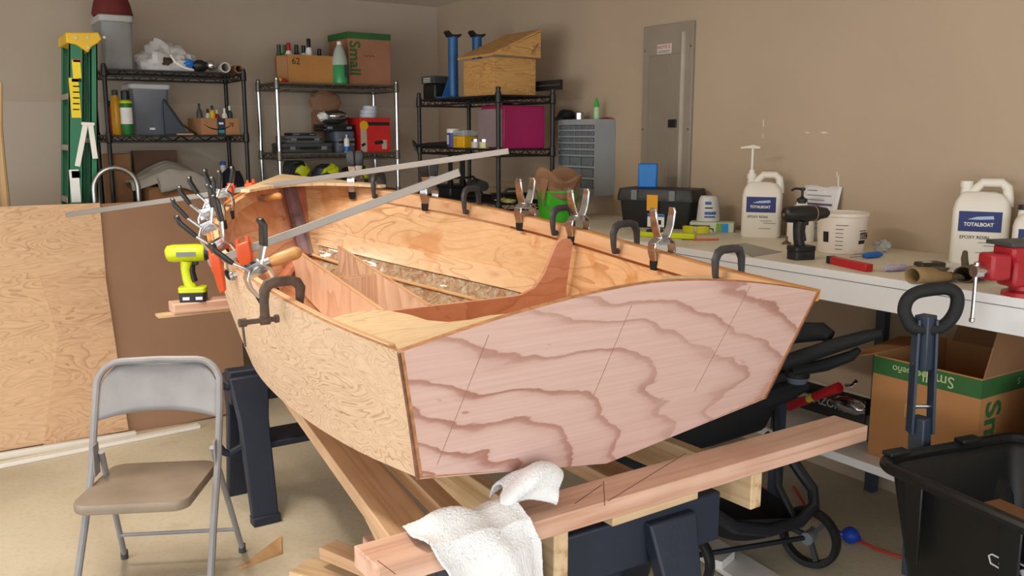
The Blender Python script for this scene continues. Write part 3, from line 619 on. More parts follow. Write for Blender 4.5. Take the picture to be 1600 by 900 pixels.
def spring_clamp(label, loc, rot, L=.16, gap=.034, sleeve=.0, spread=.05, group=None, wide=1.0):
    """jaws pinch along local X at z=0; handles rise along +Z. sleeve = length of black vinyl on the handles"""
    t = thing('spring_clamp', label, 'clamp', loc, rot=rot, group=group)
    for s in (-1, 1):
        g = gap/2
        arm = [(s*(g+.004), -.036), (s*(g+.006), -.008), (s*(g+.014), .020), (s*(g+.011), .045), (s*.016, .062), (s*(.020+spread*.45), L*.62), (s*(.016+spread*.95), L*.92), (s*(.012+spread), L)]
        wd = [k_*wide for k_ in (.016, .019, .023, .026, .026, .023, .022, .018)]
        a = strip(arm, wd, .0075).build('arm', M_chrome, t, bevel=.0025)
        strip([(s*(g+.003), -.040), (s*(g+.004), -.024), (s*(g+.005), -.008)], [.018*wide, .021*wide, .021*wide], .0105).build('jaw_pad', M_pad, a, bevel=.003)
        if sleeve: strip([arm[5], arm[6], arm[7], (arm[7][0]*1.0, L+.006)], [.026*wide, .026*wide, .023*wide, .016*wide], .012).build('handle_sleeve', M_vinyl, a, bevel=.003)
    MB().tube([(-.018, -.013, .052), (-.006, -.016, .060), (.006, -.016, .060), (.018, -.013, .052)], .003, 6).build('spring', M_steel, t)
    MB().cyl((0, -.015, .056), (0, .015, .056), .0085).build('pivot_pin', M_steel, t)
    for s in (-1, 1): MB().slab([(-.022, s*.0125, .040), (.022, s*.0125, .040), (.020, s*.0125, .072), (-.020, s*.0125, .072)], (0, s*.0015, 0)).build('pivot_plate', M_chrome, t, smooth=0)
    return t
def c_clamp(label, loc, rot, W=.085, H_=.075, m_=None, drop=.05, screw_in=True, group=None):
    """C frame over the gunwale: anvil leg inboard (+X), screw leg outboard (-X)"""
    m_ = m_ or M_castiron; t = thing('c_clamp', label, 'clamp', loc, rot=rot, group=group)
    path = [(W*.40, -.030), (W*.44, .0), (W*.46, H_*.55), (W*.36, H_*.88), (W*.2, H_), (-W*.25, H_), (-W*.42, H_*.9), (-W*.52, H_*.55), (-W*.54, 0), (-W*.54, -drop)]
    wd = [.013, .017, .019, .020, .020, .020, .020, .019, .017, .018]
    rings = []; P_ = [Vector((a, 0, c)) for a, c in path]
    for i, p in enumerate(P_):
        d = (P_[min(i+1, len(P_)-1)]-P_[max(i-1, 0)]).normalized(); nn = Vector((-d.z, 0, d.x)); h = (.007, .009, .011, .012, .011, .011, .012, .011, .009, .010)[i]
        rings.append([p+nn*h*a+Vector((0, c*wd[i]/2, 0)) for a, c in ((-1, -.6), (-.5, -1), (.5, -1), (1, -.6), (1, .6), (.5, 1), (-.5, 1), (-1, .6))])
    MB().loft(rings).build('frame', m_, t, smooth=50)
    MB().cyl((W*.40, 0, -.024), (W*.40-.016, 0, -.024), .010).build('anvil', m_, t)
    x1 = .020 if screw_in else 0
    sc = MB().cyl((-W*.54-.055, 0, -drop+.004), (-x1, 0, -drop+.004), .0062, n=10).build('screw', m_, t)
    MB().cyl((-x1-.004, 0, -drop+.004), (-x1+.004, 0, -drop+.004), .010).build('swivel_pad', m_, sc)
    hb = MB().cyl((-W*.54-.052, .004, -drop+.010), (-W*.54-.052, -.010, -drop-.050), .003, n=8).build('tommy_bar', m_, sc)
    MB().cyl((-W*.54-.060, 0, -drop+.004), (-W*.54-.044, 0, -drop+.004), .010).build('hub', m_, t)
    MB().cyl((-W*.54-.010, 0, -drop+.004), (-W*.54+.010, 0, -drop+.004), .0115).build('boss', m_, t)
    return t
def gun(s, y):
    h, z = aty_(SHEER, y); return Vector((BX+s*h, y, z))
def find_y(px, s, lo=1.5, hi=3.7):
    best = min(np.linspace(lo, hi, 500), key=lambda y: abs(projx(gun(s, y))-px)); return float(best)
def projx(p): v = Vector(p)-_c; return 800+F_PX*v.dot(_r)/v.dot(_f)
def yawat(s, y):
    a, c = gun(s, y-.02), gun(s, y+.02); d = (c-a); n = Vector((-d.y, d.x, 0)) if s > 0 else Vector((d.y, -d.x, 0)); return math.atan2(n.y, n.x)   # inboard direction
NEARS = {1035: 'spring clamp facing the lime tool on the bench', 905: 'spring clamp at the near side of the green bucket', 822: 'spring clamp at the far side of the green bucket', 672: 'spring clamp below the free end of the short aluminium bar', 557: 'spring clamp next to the breasthook, crossed by the long aluminium bar'}
for px in (557, 672, 822, 905, 1035):
    y = find_y(px, 1); p = gun(1, y); ya = yawat(1, y); i = Vector((math.cos(ya), math.sin(ya), 0))
    spring_clamp('chrome '+NEARS[px], p+i*.004+Vector((0, 0, -.012)), (0, 0, ya), L=.155, gap=.056, sleeve=.05 if px < 700 else 0, spread=.024, wide=1.45, group='spring clamps on the bench side gunwale')
CN = {592: 'nearest the breasthook', 738: 'in front of the black wire shelf', 880: 'in front of the green bucket', 978: 'below the black toolbox', 1140: 'closest to the transom on the bench side'}
for px in (592, 738, 880, 978, 1140):
    y = find_y(px, 1); p = gun(1, y); ya = yawat(1, y); i = Vector((math.cos(ya), math.sin(ya), 0))
    c_clamp('dark iron C-clamp over the gunwale '+CN[px], p+i*.008+Vector((0, 0, .0)), (0, 0, ya+R(8)), W=.118, H_=.064, drop=.05, group='C-clamps on the bench side gunwale')
# left gunwale: fan of spring clamps with black handles
LB = ['silver spring clamp beside the long aluminium bar, first in the fan of clamps', 'silver spring clamp second in the fan counted from the breasthook', 'silver spring clamp third in the fan counted from the breasthook', 'silver spring clamp fourth in the fan counted from the breasthook', 'silver spring clamp fifth in the fan, next to the lime drill', 'large silver spring clamp with long black handles beside the wooden clamp handle']
for k, (y, ti, L, sp) in enumerate([(3.22, -6, .14, .034), (3.05, -12, .15, .036), (2.88, -16, .155, .038), (2.68, -22, .165, .040), (2.44, -28, .175, .042), (2.13, -24, .155, .052)]):
    p = gun(-1, y); ya = yawat(-1, y); i = Vector((math.cos(ya), math.sin(ya), 0))
    spring_clamp(LB[k], p+i*.008+Vector((0, 0, -.004)), (0, R(ti), ya), L=L, gap=.036, sleeve=.07, spread=sp, wide=1.4, group='spring clamps on the chair side gunwale')
y = find_y(440, -1, 1.6, 2.4); p = gun(-1, y); ya = yawat(-1, y); i = Vector((math.cos(ya), math.sin(ya), 0))
c_clamp('rusty brown C-clamp with its screw hanging outside the tan side panel', p+i*.006, (0, 0, ya), W=.088, H_=.042, m_=M_rustiron, drop=.048)
# bar clamps
def bar_clamp(label, P0, P1, kfix, kslide, hl, jaw, dn, handle_r=.0145):
    P0, P1 = Vector(P0), Vector(P1); d = (P1-P0).normalized(); t = thing('bar_clamp', label, 'clamp', P0, world=True)
    up = Vector((0, 0, 1)); sd = d.cross(up).normalized(); u2 = sd.cross(d); dn = Vector(dn).normalized()
    MB().beam(P0, P1, .007, .021).build('bar', M_alu, t, bevel=.001)
    for nm, kk, th in (('fixed_jaw', kfix, .022), ('sliding_jaw', kslide, .030)):
        c = P0+d*kk; b = MB(); rings = []
        for a, wd, ln in ((-.022, .020, th), (.016, .022, th*1.1), (.03, .017, th*.9), (jaw*.7, .014, th*.8), (jaw, .011, th*.6)):
            q = c+dn*a; rings.append([q+d*ln*x*.6+sd*wd*y_ for x, y_ in ((-1, -1), (1, -1), (1, 1), (-1, 1))])
        j = b.loft(rings).build(nm, M_orange, t, bevel=.004)
        MB().cyl(c+sd*.021, c-sd*.024, .005, n=8).build('rivet', M_steel, j)
        for s in (-1, 1): MB().cyl(c+d*s*th*.45-dn*.010, c+d*s*th*.45-dn*.034, .008, .005, n=8).build('lug', M_orange, j)
    c = P0+d*kslide+dn*jaw*.62
    MB().cyl(c-d*.045, c+d*.055, .0055, n=10).build('screw', M_steel, t); MB().cyl(c-d*.05, c-d*.043, .012).build('swivel_pad', M_steel, t)
    h0 = c+d*.05; prof = [(0, .010), (.012, .0135), (.03, handle_r), (hl*.55, handle_r*.98), (hl*.85, handle_r*1.05), (hl-.006, handle_r*.85), (hl, handle_r*.4)]
    MB().tube([h0+d*a for a, _ in prof], [r_ for _, r_ in prof], 14).build('wooden_handle', M_handle, t, label='turned pale wooden handle')
    MB().cyl(h0-d*.006, h0+d*.010, .0145, n=14).build('ferrule', M_steel, t)
b0, b1 = PD(103, 336, 3.89), PD(795, 236, 3.2)
g = gun(-1, 3.42); dd_ = (b1-b0); kk = (b1-b0).length
def kat(px):  # distance along the bar to the point seen at picture column px
    return min(np.linspace(0, kk, 800), key=lambda s_: abs(projx(b0+(b1-b0)*(s_/kk))-px))
bar_clamp('orange bar clamp at the bow with the longest aluminium bar', b0, b1, kat(362), kat(393), .085, .075, (.08, 0, -1))
g2 = gun(-1, 2.27)
b0 = PD(326, 412, 2.34); b1 = PD(718, 269, 2.40); kk = (b1-b0).length
bar_clamp('orange bar clamp with a shorter bar slanting over the dividers', b0, b1, kat(338), kat(382), .095, .085, (.16, 0, -1), .017)
# cordless drill on the bow plank
def drill(label, loc, rotz, body, dark, h=.24, group=None, chuck_up=0):
    """pistol drill, battery on the ground, barrel along +X"""
    t = thing('cordless_drill', label, 'drill', loc, rotz); s = h/.24
    MB().loft([[Vector((x*s, y*s, z*s)) for x, y in rrect(-.045, .058, -.036, .036, .012, 3)] for z in (0, .004, .034, .038)]).build('battery', dark, t, bevel=.002)
    MB().loft([[Vector((x*s, y*s, z*s)) for x, y in rrect(-.048, .060, -.038, .038, .014, 3)] for z in (.038, .050, .060)]).build('foot', body, t, bevel=.003)
    g0 = MB().tube([Vector((.0, 0, .055))*s, Vector((-.012, 0, .09))*s, Vector((-.016, 0, .13))*s, Vector((-.012, 0, .165))*s], [.024*s, .021*s, .021*s, .025*s], 12).build('handle', body, t)
    MB().tube([Vector((.012, 0, .08))*s, Vector((.004, 0, .12))*s, Vector((.006, 0, .15))*s], [.016*s, .015*s, .015*s], 10).build('rubber_grip', dark, t)
    MB().tube([Vector((x, 0, z))*s for x, z in ((-.09, .195), (-.082, .196), (-.06, .197), (.03, .198), (.065, .198), (.075, .198))], [.020*s, .032*s, .036*s, .036*s, .032*s, .024*s], 16).build('motor_housing', body, t)
    MB().tube([Vector((x, 0, .198))*s for x in (.074, .08, .10, .125, .14)], [.022*s, .026*s, .027*s, .023*s, .010*s], 14).build('chuck', dark, t)
    MB().cyl(Vector((.06, 0, .198))*s, Vector((.078, 0, .198))*s, .034*s).build('torque_ring', dark, t)
    MB().box(Vector((.022, 0, .160))*s, Vector((.022, .018, .026))*s).build('trigger', dark, t, bevel=.003)
    return t, s
dl = PY(300, 474, 3.50); dp = Vector((dl.x, 3.495, ZP))
t, s = drill('lime green cordless drill standing on the bow plank', dp, R(-22), M_lime, M_black, .225)
quad('label_plate', Vector((-.045, -.0365, .187))*s, (1, 0, 0), (0, 0, 1), .075*s, .018*s, M_grey, t)
quad('battery_mark', Vector((-.03, -.0365, .010))*s, (1, 0, 0), (0, 0, 1), .026*s, .012*s, M_inkwhite, t); quad('battery_mark', Vector((.02, -.0365, .010))*s, (1, 0, 0), (0, 0, 1), .026*s, .012*s, M_inkwhite, t)
# ================================================================ SHELF UNITS
def wire_shelf(label, x0, x1, y0, y1, levels, top, pm, wm, axis):
    t = thing('wire_shelf', label, 'shelf', ((x0+x1)/2, (y0+y1)/2, 0), world=True)
    for x in (x0, x1):
        for y in (y0, y1):
            p = MB().cyl((x, y, .02), (x, y, top), .0125, n=12).build('post', pm, t)
            MB().lathe([(.0, 0), (.018, .002), (.018, .014), (.008, .022)], 10, (x, y, 0)).build('foot', wm, p)
            MB().lathe([(.0135, 0), (.0135, .008), (.009, .012)], 12, (x, y, top)).build('post_cap', wm, p)
            for z in levels: MB().lathe([(.0135, -.045), (.0185, -.04), (.0165, .012), (.0135, .014)], 12, (x, y, z)).build('collar', wm, p)
    for z in levels:
        b = MB(); A = [(x0, y0), (x1, y0), (x1, y1), (x0, y1)]
        for i in range(4):
            a, c = Vector(A[i]+(z-.004,)), Vector(A[(i+1) % 4]+(z-.004,)); dn = Vector((0, 0, -.034))
            b.tube([a, c], .0055, 6); b.tube([a+dn, c+dn], .0055, 6); n = max(4, int((c-a).length/.045))
            b.tube([a.lerp(c, k/n)+(dn if k % 2 else Vector()) for k in range(n+1)], .003, 4)
        if axis == 'x':
            for k in range(1, int((x1-x0)/.026)): b.tube([(x0+k*.026, y0, z-.002), (x0+k*.026, y1, z-.002)], .0018, 4, caps=False)
        else:
            for k in range(1, int((y1-y0)/.026)): b.tube([(x0, y0+k*.026, z-.002), (x1, y0+k*.026, z-.002)], .0018, 4, caps=False)
        b.build('wire_deck', wm, t, smooth=0)
    return t
Y1 = 5.45
zL1, zL2, zL3 = 1.800, PY(300, 211, Y1).z, .93
wire_shelf('black wire shelf unit behind the green stepladder', .87, 1.635, Y1, 5.83, [zL1, zL2, zL3, .45], zL1+.015, M_wire, M_wire, 'x')
zC1, zC2, zC3 = 1.757, PY(520, 239, Y1).z, 1.085
wire_shelf('chrome wire shelf unit between the two black ones', 1.835, 2.635, Y1, 5.81, [zC1, zC2, zC3, .45], zC1+.02, M_chrome, mat('grey chrome wire', (120, 116, 108), .4, .8), 'x')
XF, XB, K0, K1 = 2.62, 2.98, 4.17, 5.10
zK1, zK2, zK3 = PX(775, 148, XF).z, PX(775, 233, XF).z, PX(775, 318, XF).z
wire_shelf('black wire shelf unit in the corner by the parts cabinet', XF, XB, K0, K1, [zK1, zK2, zK3, .4], zK1+.03, M_wire, M_wire, 'y')

# ---------------------------------------------------------------- generic containers
def lathe_thing(name, label, cat, loc, parts, group=None, n=18, sx=1, sy=1, rotz=0):
    t = thing(name, label, cat, loc, rotz, group)
    for nm, prof, m_ in parts: MB().lathe(prof, n, sx=sx if nm not in ('cap', 'spout', 'pump') else 1, sy=sy if nm not in ('cap', 'spout', 'pump') else 1).build(nm, m_, t)
    return t
def bottle(label, loc, r_, h, bm_, cm, cat='bottle', capr=.4, caph=.16, shoulder=.72, lab=None, group=None, name='bottle', sx=1, sy=1, rotz=0):
    P_ = [('body', [(r_*.9, 0), (r_, .006), (r_, h*shoulder), (r_*.7, h*(shoulder+.08)), (r_*capr*.9, h*(1-caph)), (r_*capr*.9, h*(1-caph)+.004)], bm_),
          ('cap', [(r_*capr, h*(1-caph)), (r_*capr, h*.985), (r_*capr*.8, h)], cm)]
    if lab: P_.append(('label', [(r_*1.012, h*lab[1]), (r_*1.012, h*lab[2])], lab[0]))
    return lathe_thing(name, label, cat, loc, P_, group, sx=sx, sy=sy, rotz=rotz)
def carton(name, label, loc, d, m_, rotz=0, open_=False, flaps=False, cat='box', fill=None):
    """cardboard box, origin at the centre of its base; open_ = hollow with walls"""
    t = thing(name, label, cat, loc, rotz); x, y, h = d[0]/2, d[1]/2, d[2]; w_ = .004
    if not open_:
        MB().bx(-x, x, -y, y, 0, h).build('carton_body', m_, t, bevel=.003)
    else:
        MB().bx(-x, x, -y, y, 0, w_).bx(-x, x, -y, -y+w_, w_, h).bx(-x, x, y-w_, y, w_, h).bx(-x, -x+w_, -y+w_, y-w_, w_, h).bx(x-w_, x, -y+w_, y-w_, w_, h).build('carton_body', m_, t)
    return t
def onto(p, z): return Vector((p[0], p[1], z))
def base(px, y, z): q = PY(px, 200, y); return Vector((q.x, y, z))      # upright thing seen at picture column px, standing at depth y
# -------- left black unit, top shelf
b_ = PY(178, 100, 5.6); zt_ = PY(178, 40, 5.5).z
t = thing('storage_bin', 'translucent grey storage bin with lid under the maroon bag', 'bin', (PY(178, 60, 5.6).x, 5.63, zL1))
W_ = PY(205, 60, 5.5).x-PY(152, 60, 5.5).x
M_binclear = mat('frosted grey plastic', (150, 152, 152), .35, alpha=.8)
MB().loft([[Vector((x*k, y*k, z)) for x, y in rrect(-W_/2, W_/2, -.15, .15, .03, 4)] for k, z in ((.86, 0), (.88, .004), (.97, .255), (1.0, .26))]).build('bin_body', M_binclear, t)
MB().loft([[Vector((x*k, y*k, z)) for x, y in rrect(-W_/2, W_/2, -.15, .15, .03, 4)] for k, z in ((1.03, .256), (1.06, .26), (1.06, .288), (1.0, .294))]).build('lid', mat('grey lid', (176, 176, 174), .45), t)
MB().blob((0, 0, .075), (W_*.78, .22, .13), .12, 2, 3).build('cloth_inside', mat('green grey cloth', (70, 92, 92), .9), t)
t = MB().loft([[Vector((math.cos(a)*rx*(1+.08*mnoise.noise(Vector((math.cos(a)*2, math.sin(a)*2, z*9)))), math.sin(a)*rx*.8, z)) for a in np.linspace(0, 2*math.pi, 16, endpoint=False)] for rx, z in ((.105, 0), (.11, .01), (.095, .07), (.075, .14), (.055, .2), (.03, .22))]).build('maroon_bag', mat('maroon cloth', (104, 32, 34), .8, bump=.2))
t.location = (PY(176, 20, 5.6).x, 5.61, zL1+.295); tag(t, 'maroon cloth bag on the grey bin lid', 'bag')
M_film = mat('white plastic film', (214, 214, 214), .35, alpha=.82, bump=.5, bscale=22)
x = PY(264, 90, 5.6).x
t = thing('plastic_bag', 'crumpled white plastic shopping bag on the top shelf', 'bag', (x, 5.62, zL1))
bw = PY(314, 90, 5.55).x-PY(216, 90, 5.55).x
def bagp(u, v):
    a = u*2*math.pi; th = v*math.pi*.5; q = Vector((math.cos(a)*math.cos(th), math.sin(a)*math.cos(th), math.sin(th)))
    k = 1+.32*mnoise.noise(q*2.3+Vector((4, 1, 8)))+.12*mnoise.noise(q*6)
    return Vector((q.x*bw*.52*k, q.y*.16*k, max(.002, q.z*.165*(1+.25*q.x*-1)*k)))
MB().grid(bagp, 36, 14).build('bag_film', M_film, t, smooth=20)
MB().tube([(-.02, -.15, .09), (.0, -.165, .05), (.05, -.17, .02), (.10, -.165, .01)], [.006, .008, .008, .005], 6).build('bag_handle', M_white, t)
MB().blob((.075, -.155, .045), (.075, .03, .045), .3, 3, 2).build('blue_print', M_blue, t)
MB().blob((-.035, -.150, .05), (.06, .03, .05), .3, 3, 5).build('dark_content', mat('dark brown', (60, 42, 36), .8), t)
p = base(331, 5.49, zL1); t = thing('headlamp', 'small black and silver lamp beside the white shopping bag', 'lamp', p)
MB().blob((-.05, 0, .035), (.10, .08, .07), .12, 2, 8).build('housing', M_black, t); MB().blob((.01, -.02, .04), (.06, .06, .06), .05, 2, 1).build('reflector', M_chrome, t)
for px, r_, lb, m_ in ((352, .030, 'white cardboard tube lying on the top shelf, its open end in view', mat('white paper tube', (196, 190, 182), .8)), (373, .024, 'brown cardboard tube beside the white one', M_card2)):
    p = PY(px, 102, 5.44); t = thing('cardboard_tube', lb, 'tube', (p.x, 5.44, zL1+r_), rotz=0)
    n = 20; rings = [[Vector((math.cos(2*math.pi*k/n)*q, y, math.sin(2*math.pi*k/n)*q)) for k in range(n)] for q, y in ((r_, 0), (r_, .36), (r_*.78, .36), (r_*.78, .0))]
    MB().loft(rings, closed=True).build('paper_wall', m_, t)
# -------- left black unit, second shelf
bottle('slim red bottle next to the amber spray', base(171, 5.55, zL2), .020, .19, M_red, M_black, capr=.7)
bottle('amber plastic spray bottle with a dark cap', base(183, 5.53, zL2), .028, .25, mat('amber plastic', (206, 150, 24), .3), M_dgrey, capr=.62, caph=.12)
t = bottle('green spray can with a yellow collar and white label', base(199, 5.49, zL2), .032, .245, mat('green can', (36, 116, 48), .35), M_black, capr=.72, caph=.2, lab=(M_inkwhite, .25, .62))
MB().lathe([(.0345, .176), (.0345, .184), (.026, .192)], 18).build('collar', M_lime, t)
t = thing('food_container', 'tall smoky grey container with white lid between spray can and dustpan', 'container', base(232, 5.68, zL2))
MB().loft([[Vector((x*k, y*k, z)) for x, y in rrect(-.105, .105, -.10, .10, .02, 4)] for k, z in ((.88, 0), (.90, .003), (1, .255), (1.0, .26))]).build('container_body', mat('smoky plastic', (104, 110, 122), .35), t)
MB().loft([[Vector((x*k, y*k, z)) for x, y in rrect(-.112, .112, -.107, .107, .02, 4)] for k, z in ((1, .26), (1.04, .264), (1.06, .286), (.9, .298))]).build('lid', mat('pale grey lid', (190, 192, 196), .4), t)
quad('label_mark', (-.012, -.0945, .03), (1, 0, 0), (0, 0, 1), .03, .012, M_inkwhite, t)
t = thing('dustpan', 'dark navy dustpan leaning beside the smoky container', 'dustpan', base(279, 5.52, zL2), world=False)
MB().slab([(-.075, 0, .0), (.055, 0, .0), (.02, 0, .06), (-.035, 0, .15), (-.075, 0, .20)], (0, .035, 0)).build('pan', mat('navy grey', (52, 62, 76), .5), t, bevel=.004)
MB().tube([(-.075, -.004, .205), (-.04, -.004, .155), (.02, -.004, .06), (.10, -.004, .004)], .006, 8).build('rim', M_black, t); MB().bx(-.02, .07, -.05, -.02, 0, .008).build('pale_lath', M_pine3, t)
t = carton('shipping_box', 'open brown shipping box with a curved arrow print on the second shelf', base(334, 5.58, zL2), (.235, .20, .098), M_card, R(8), open_=True)
M_tape2 = mat('dark printed tape', (40, 56, 70), .5)
quad('printed_tape', (-.02, -.1003, .0), (1, 0, 0), (0, 0, 1), .05, .098, M_tape2, t); quad('tape_print', (-.012, -.1012, .012), (1, 0, 0), (0, 0, 1), .034, .018, mat('teal print', (60, 140, 160), .6), t); quad('tape_print', (-.010, -.1012, .062), (1, 0, 0), (0, 0, 1), .028, .012, M_inkwhite, t)
MB().tube([Vector((-.10+.17*k/10, -.101, .062-.030*math.sin(math.pi*k/10)**.8)) for k in range(11)], [.001+.003*math.sin(math.pi*k/10) for k in range(11)], 6).build('arrow_curve', M_ink, t)
MB().tube([(.055, -.101, .068), (.078, -.101, .070), (.074, -.101, .048)], .0025, 6).build('arrow_head', M_ink, t)
g = 'bottles in the shipping box'
bx_ = base(334, 5.58, zL2)
for k, (px, py, h, m_, cm, lb) in enumerate([(313, 5.57, .18, M_dgrey, M_black, 'dark slanted bottle'), (326, 5.60, .15, M_inkwhite, M_black, 'white bottle with dark lid'), (333, 5.56, .17, M_yellow, M_black, 'yellow topped black bottle'), (340, 5.60, .145, M_red, M_inkwhite, 'red capped bottle'), (352, 5.57, .155, M_white, M_white, 'white conical bottle'), (360, 5.60, .17, M_dgrey, M_white, 'dark bottle with white cap')]):
    bottle(lb+' standing in the shipping box', base(px, py, zL2+.0045), .017, h, m_, cm, group=g)
# -------- below: boxes, tarp, navy bag, hand truck
t = carton('cardboard_box', 'cardboard box under the draped canvas behind the hand truck', base(268, 5.56, zL3+.002), (.34, .22, .215), M_card, R(0))
t = carton('cardboard_box', 'tall brown cardboard box on its edge behind the hand truck', base(178, 5.70, zL3+.002), (.12, .20, .40), M_card2, R(0))
t = carton('cardboard_box', 'dark brown cardboard box at the wall above the canvas', base(238, 5.775, zL3+.002), (.25, .08, .415), mat('dark cardboard', (104, 78, 62), .85), R(0))
M_canvas = mat('grey canvas', (168, 164, 156), .85, var=.06, bump=.2, bscale=80)
cx = base(266, 5.56, 0).x
def tarp(u, v):
    x = -.26+.56*u; y = -.165+.29*v; h = .235+.125*math.exp(-((u-.45)/.30)**2)*(.55+.45*v)
    if u > .80: h -= (u-.80)*1.5
    if v < .18: h -= (.18-v)*.55*(1 if u > .25 else .4)
    h += .012*mnoise.noise(Vector((u*7, v*5, 2)))
    return Vector((cx+x+.02*mnoise.noise(Vector((u*3, v*3, 7))), 5.56+y, zL3+max(.225, h) if (u < .74 and v > .14) else zL3+h))
t = MB().grid(tarp, 36, 24).build('canvas_tarp', M_canvas, solid=.004); tag(t, 'pale grey canvas tarp draped over the box on the shelf', 'tarp')
p = base(356, 5.60, zL3); t = MB().blob((0, 0, .15), (.15, .26, .30), .18, 2.2, 11, flat=-.148).build('cloth_bag', mat('navy cloth', (24, 30, 52), .9, bump=.2)); t.location = p; tag(t, 'navy blue cloth bag slumped at the end of the lower shelf', 'bag')
bottle('white bottle with a blue cap behind the navy bag', base(345, 5.79, zL3), .030, .345, M_white, M_blue, capr=.6, caph=.07)
hy = 5.085; t = thing('hand_truck', 'hand truck with an arched chrome handle behind the plywood sheet', 'hand truck', base(182, hy, 0), world=True)
xa, xb = PY(147, 300, hy).x, PY(217, 310, hy).x; zt_ = PY(182, 262, hy).z; r_ = (xb-xa)/2; xc = (xa+xb)/2
pts = [Vector((xa, hy, .06)), Vector((xa, hy, zt_-r_))]+[Vector((xc-r_*math.cos(R(a)), hy, zt_-r_+r_*math.sin(R(a)))) for a in range(15, 166, 15)]+[Vector((xb, hy, zt_-r_)), Vector((xb, hy, .06))]
MB().tube(pts, .0135, 12).build('handle_frame', M_steel, t)
MB().bx(xa-.03, xb+.03, hy-.16, hy+.015, .0, .012).build('toe_plate', M_steel, t)
for z in (.35, .7): MB().tube([(xa, hy, z), (xb, hy, z)], .009, 8).build('cross_bar', M_steel, t)
for x in (xa-.055, xb+.055): MB().lathe([(.0, -.022), (.06, -.022), (.085, -.018), (.085, .018), (.06, .022), (0, .022)], 20).xf(Matrix.Translation((x, hy-.06, .085)) @ Matrix.Rotation(R(90), 4, 'Y')).build('wheel', M_black, t)
MB().tube([(xa-.07, hy-.06, .085), (xb+.07, hy-.06, .085)], .008, 8).build('axle', M_steel, t); MB().beam((xa, hy+.0, .085), (xa, hy-.07, .085), .02, .02).beam((xb, hy, .085), (xb, hy-.07, .085), .02, .02).build('axle_bracket', M_steel, t)
quad('paper_label', Vector((xb-.045, hy-.016, zt_-.30)), (1, 0, 0), (0, 0, 1), .055, .055, M_inkwhite, t)
# pale handle at the far left
hp = [PY(0, 130, 5.3), PY(-1, 200, 5.3), PY(3, 260, 5.3), PY(9, 322, 5.3), PY(14, 420, 5.25), PY(20, 640, 5.15)]
hp[-1].z = .0
t = MB().tube(hp, [.012, .015, .02, .022, .02, .018], 10).build('wooden_pole', lumber('pale ash', (206, 172, 128), (180, 140, 96), 'Z', 40)); tag(t, 'pale wooden pole leaning left of the green stepladder', 'pole')
# -------- stepladder
LY = 5.14; LD = .30
M_fg = mat('green fibreglass', (24, 112, 74), .45, var=.08); M_cap = mat('yellow ladder cap', (232, 186, 32), .45); M_step = mat('aluminium step', (170, 158, 146), .4, .4)
t = thing('stepladder', 'folded green fibreglass stepladder with yellow top cap', 'ladder', PY(120, 300, LY)*1, world=True); t.location.z = 0
ztop = PY(120, 66, LY).z
x0t, x1t = PY(109, 80, LY).x, PY(132, 80, LY).x; x0b, x1b = x0t+(PY(107, 315, LY).x-x0t)*(ztop-.02)/(ztop-PY(107, 315, LY).z), x1t+(PY(130, 315, LY).x-x1t)*(ztop-.02)/(ztop-PY(130, 315, LY).z)
def railp(x0, x1, x0_, x1_, y, ry, nm):
    b = MB()
    for (a, c) in ((0, .006),):
        b.loft([[Vector((X0, y, z)), Vector((X1, y, z)), Vector((X1, y+ry*.15, z)), Vector((X0, y+ry*.15, z))] for X0, X1, z in ((x0_, x1_, .02), (x0, x1, ztop))])
    for e in (0, 1):
        b.loft([[Vector(((X1 if e else X0), y, z)), Vector(((X1-.006 if e else X0+.006), y, z)), Vector(((X1-.006 if e else X0+.006), y+ry, z)), Vector(((X1 if e else X0), y+ry, z))] for X0, X1, z in ((x0_, x1_, .02), (x0, x1, ztop))])
    return b.build(nm, M_fg, t)
fr_near = railp(x0t, x1t, x0b, x1b, LY, .030, 'front_rail'); railp(x0t, x1t, x0b, x1b, LY+LD, -.030, 'front_rail')
rx0, rx1 = PY(142, 80, LY+.01).x, PY(153, 80, LY+.01).x
rxb = rx0+(x0b-x0t)*.9; railp(rx0, rx1, rxb, rxb+rx1-rx0+.01, LY+.012, .025, 'rear_rail'); railp(rx0, rx1, rxb, rxb+rx1-rx0+.01, LY+LD-.012, -.025, 'rear_rail')
for k, py in enumerate((146, 226, 308, 395, 480, 560)):
    z = PY(100, py, LY+.1).z
    if z <= .15: continue
    xx_ = x0b+(x0t-x0b)*z/ztop; MB().bx(xx_-.004, xx_+.075, LY+.032, LY+LD-.032, z-.03, z).build('step', M_step, t, bevel=.003)
for z in (.5, .95, 1.4): MB().bx(rxb+(rx0-rxb)*z/ztop, rxb+(rx0-rxb)*z/ztop+.03, LY+.04, LY+LD-.04, z, z+.025).build('rear_brace', M_step, t)
cx0, cx1 = PY(107, 60, LY).x, PY(159, 60, LY).x
cap = MB().slab([(cx0-.012, LY-.010, ztop-.005), (cx0+.03, LY-.010, ztop-.012), (cx0+.085, LY-.010, ztop-.05), (cx0+.105, LY-.010, ztop-.02), (cx1-.02, LY-.010, ztop-.0), (cx1, LY-.010, ztop+.02), (cx1-.015, LY-.010, ztop+.055), (cx0-.012, LY-.010, ztop+.045)], (0, LD+.02, 0)).build('top_cap', M_cap, t, bevel=.006)
for dx, dz in ((.03, .02), (.085, .025), (.165, .03), (.085, -.025)): MB().cyl((cx0+dx, LY-.009, ztop+dz), (cx0+dx, LY-.016, ztop+dz), .007, n=10).build('rivet', M_steel, cap)
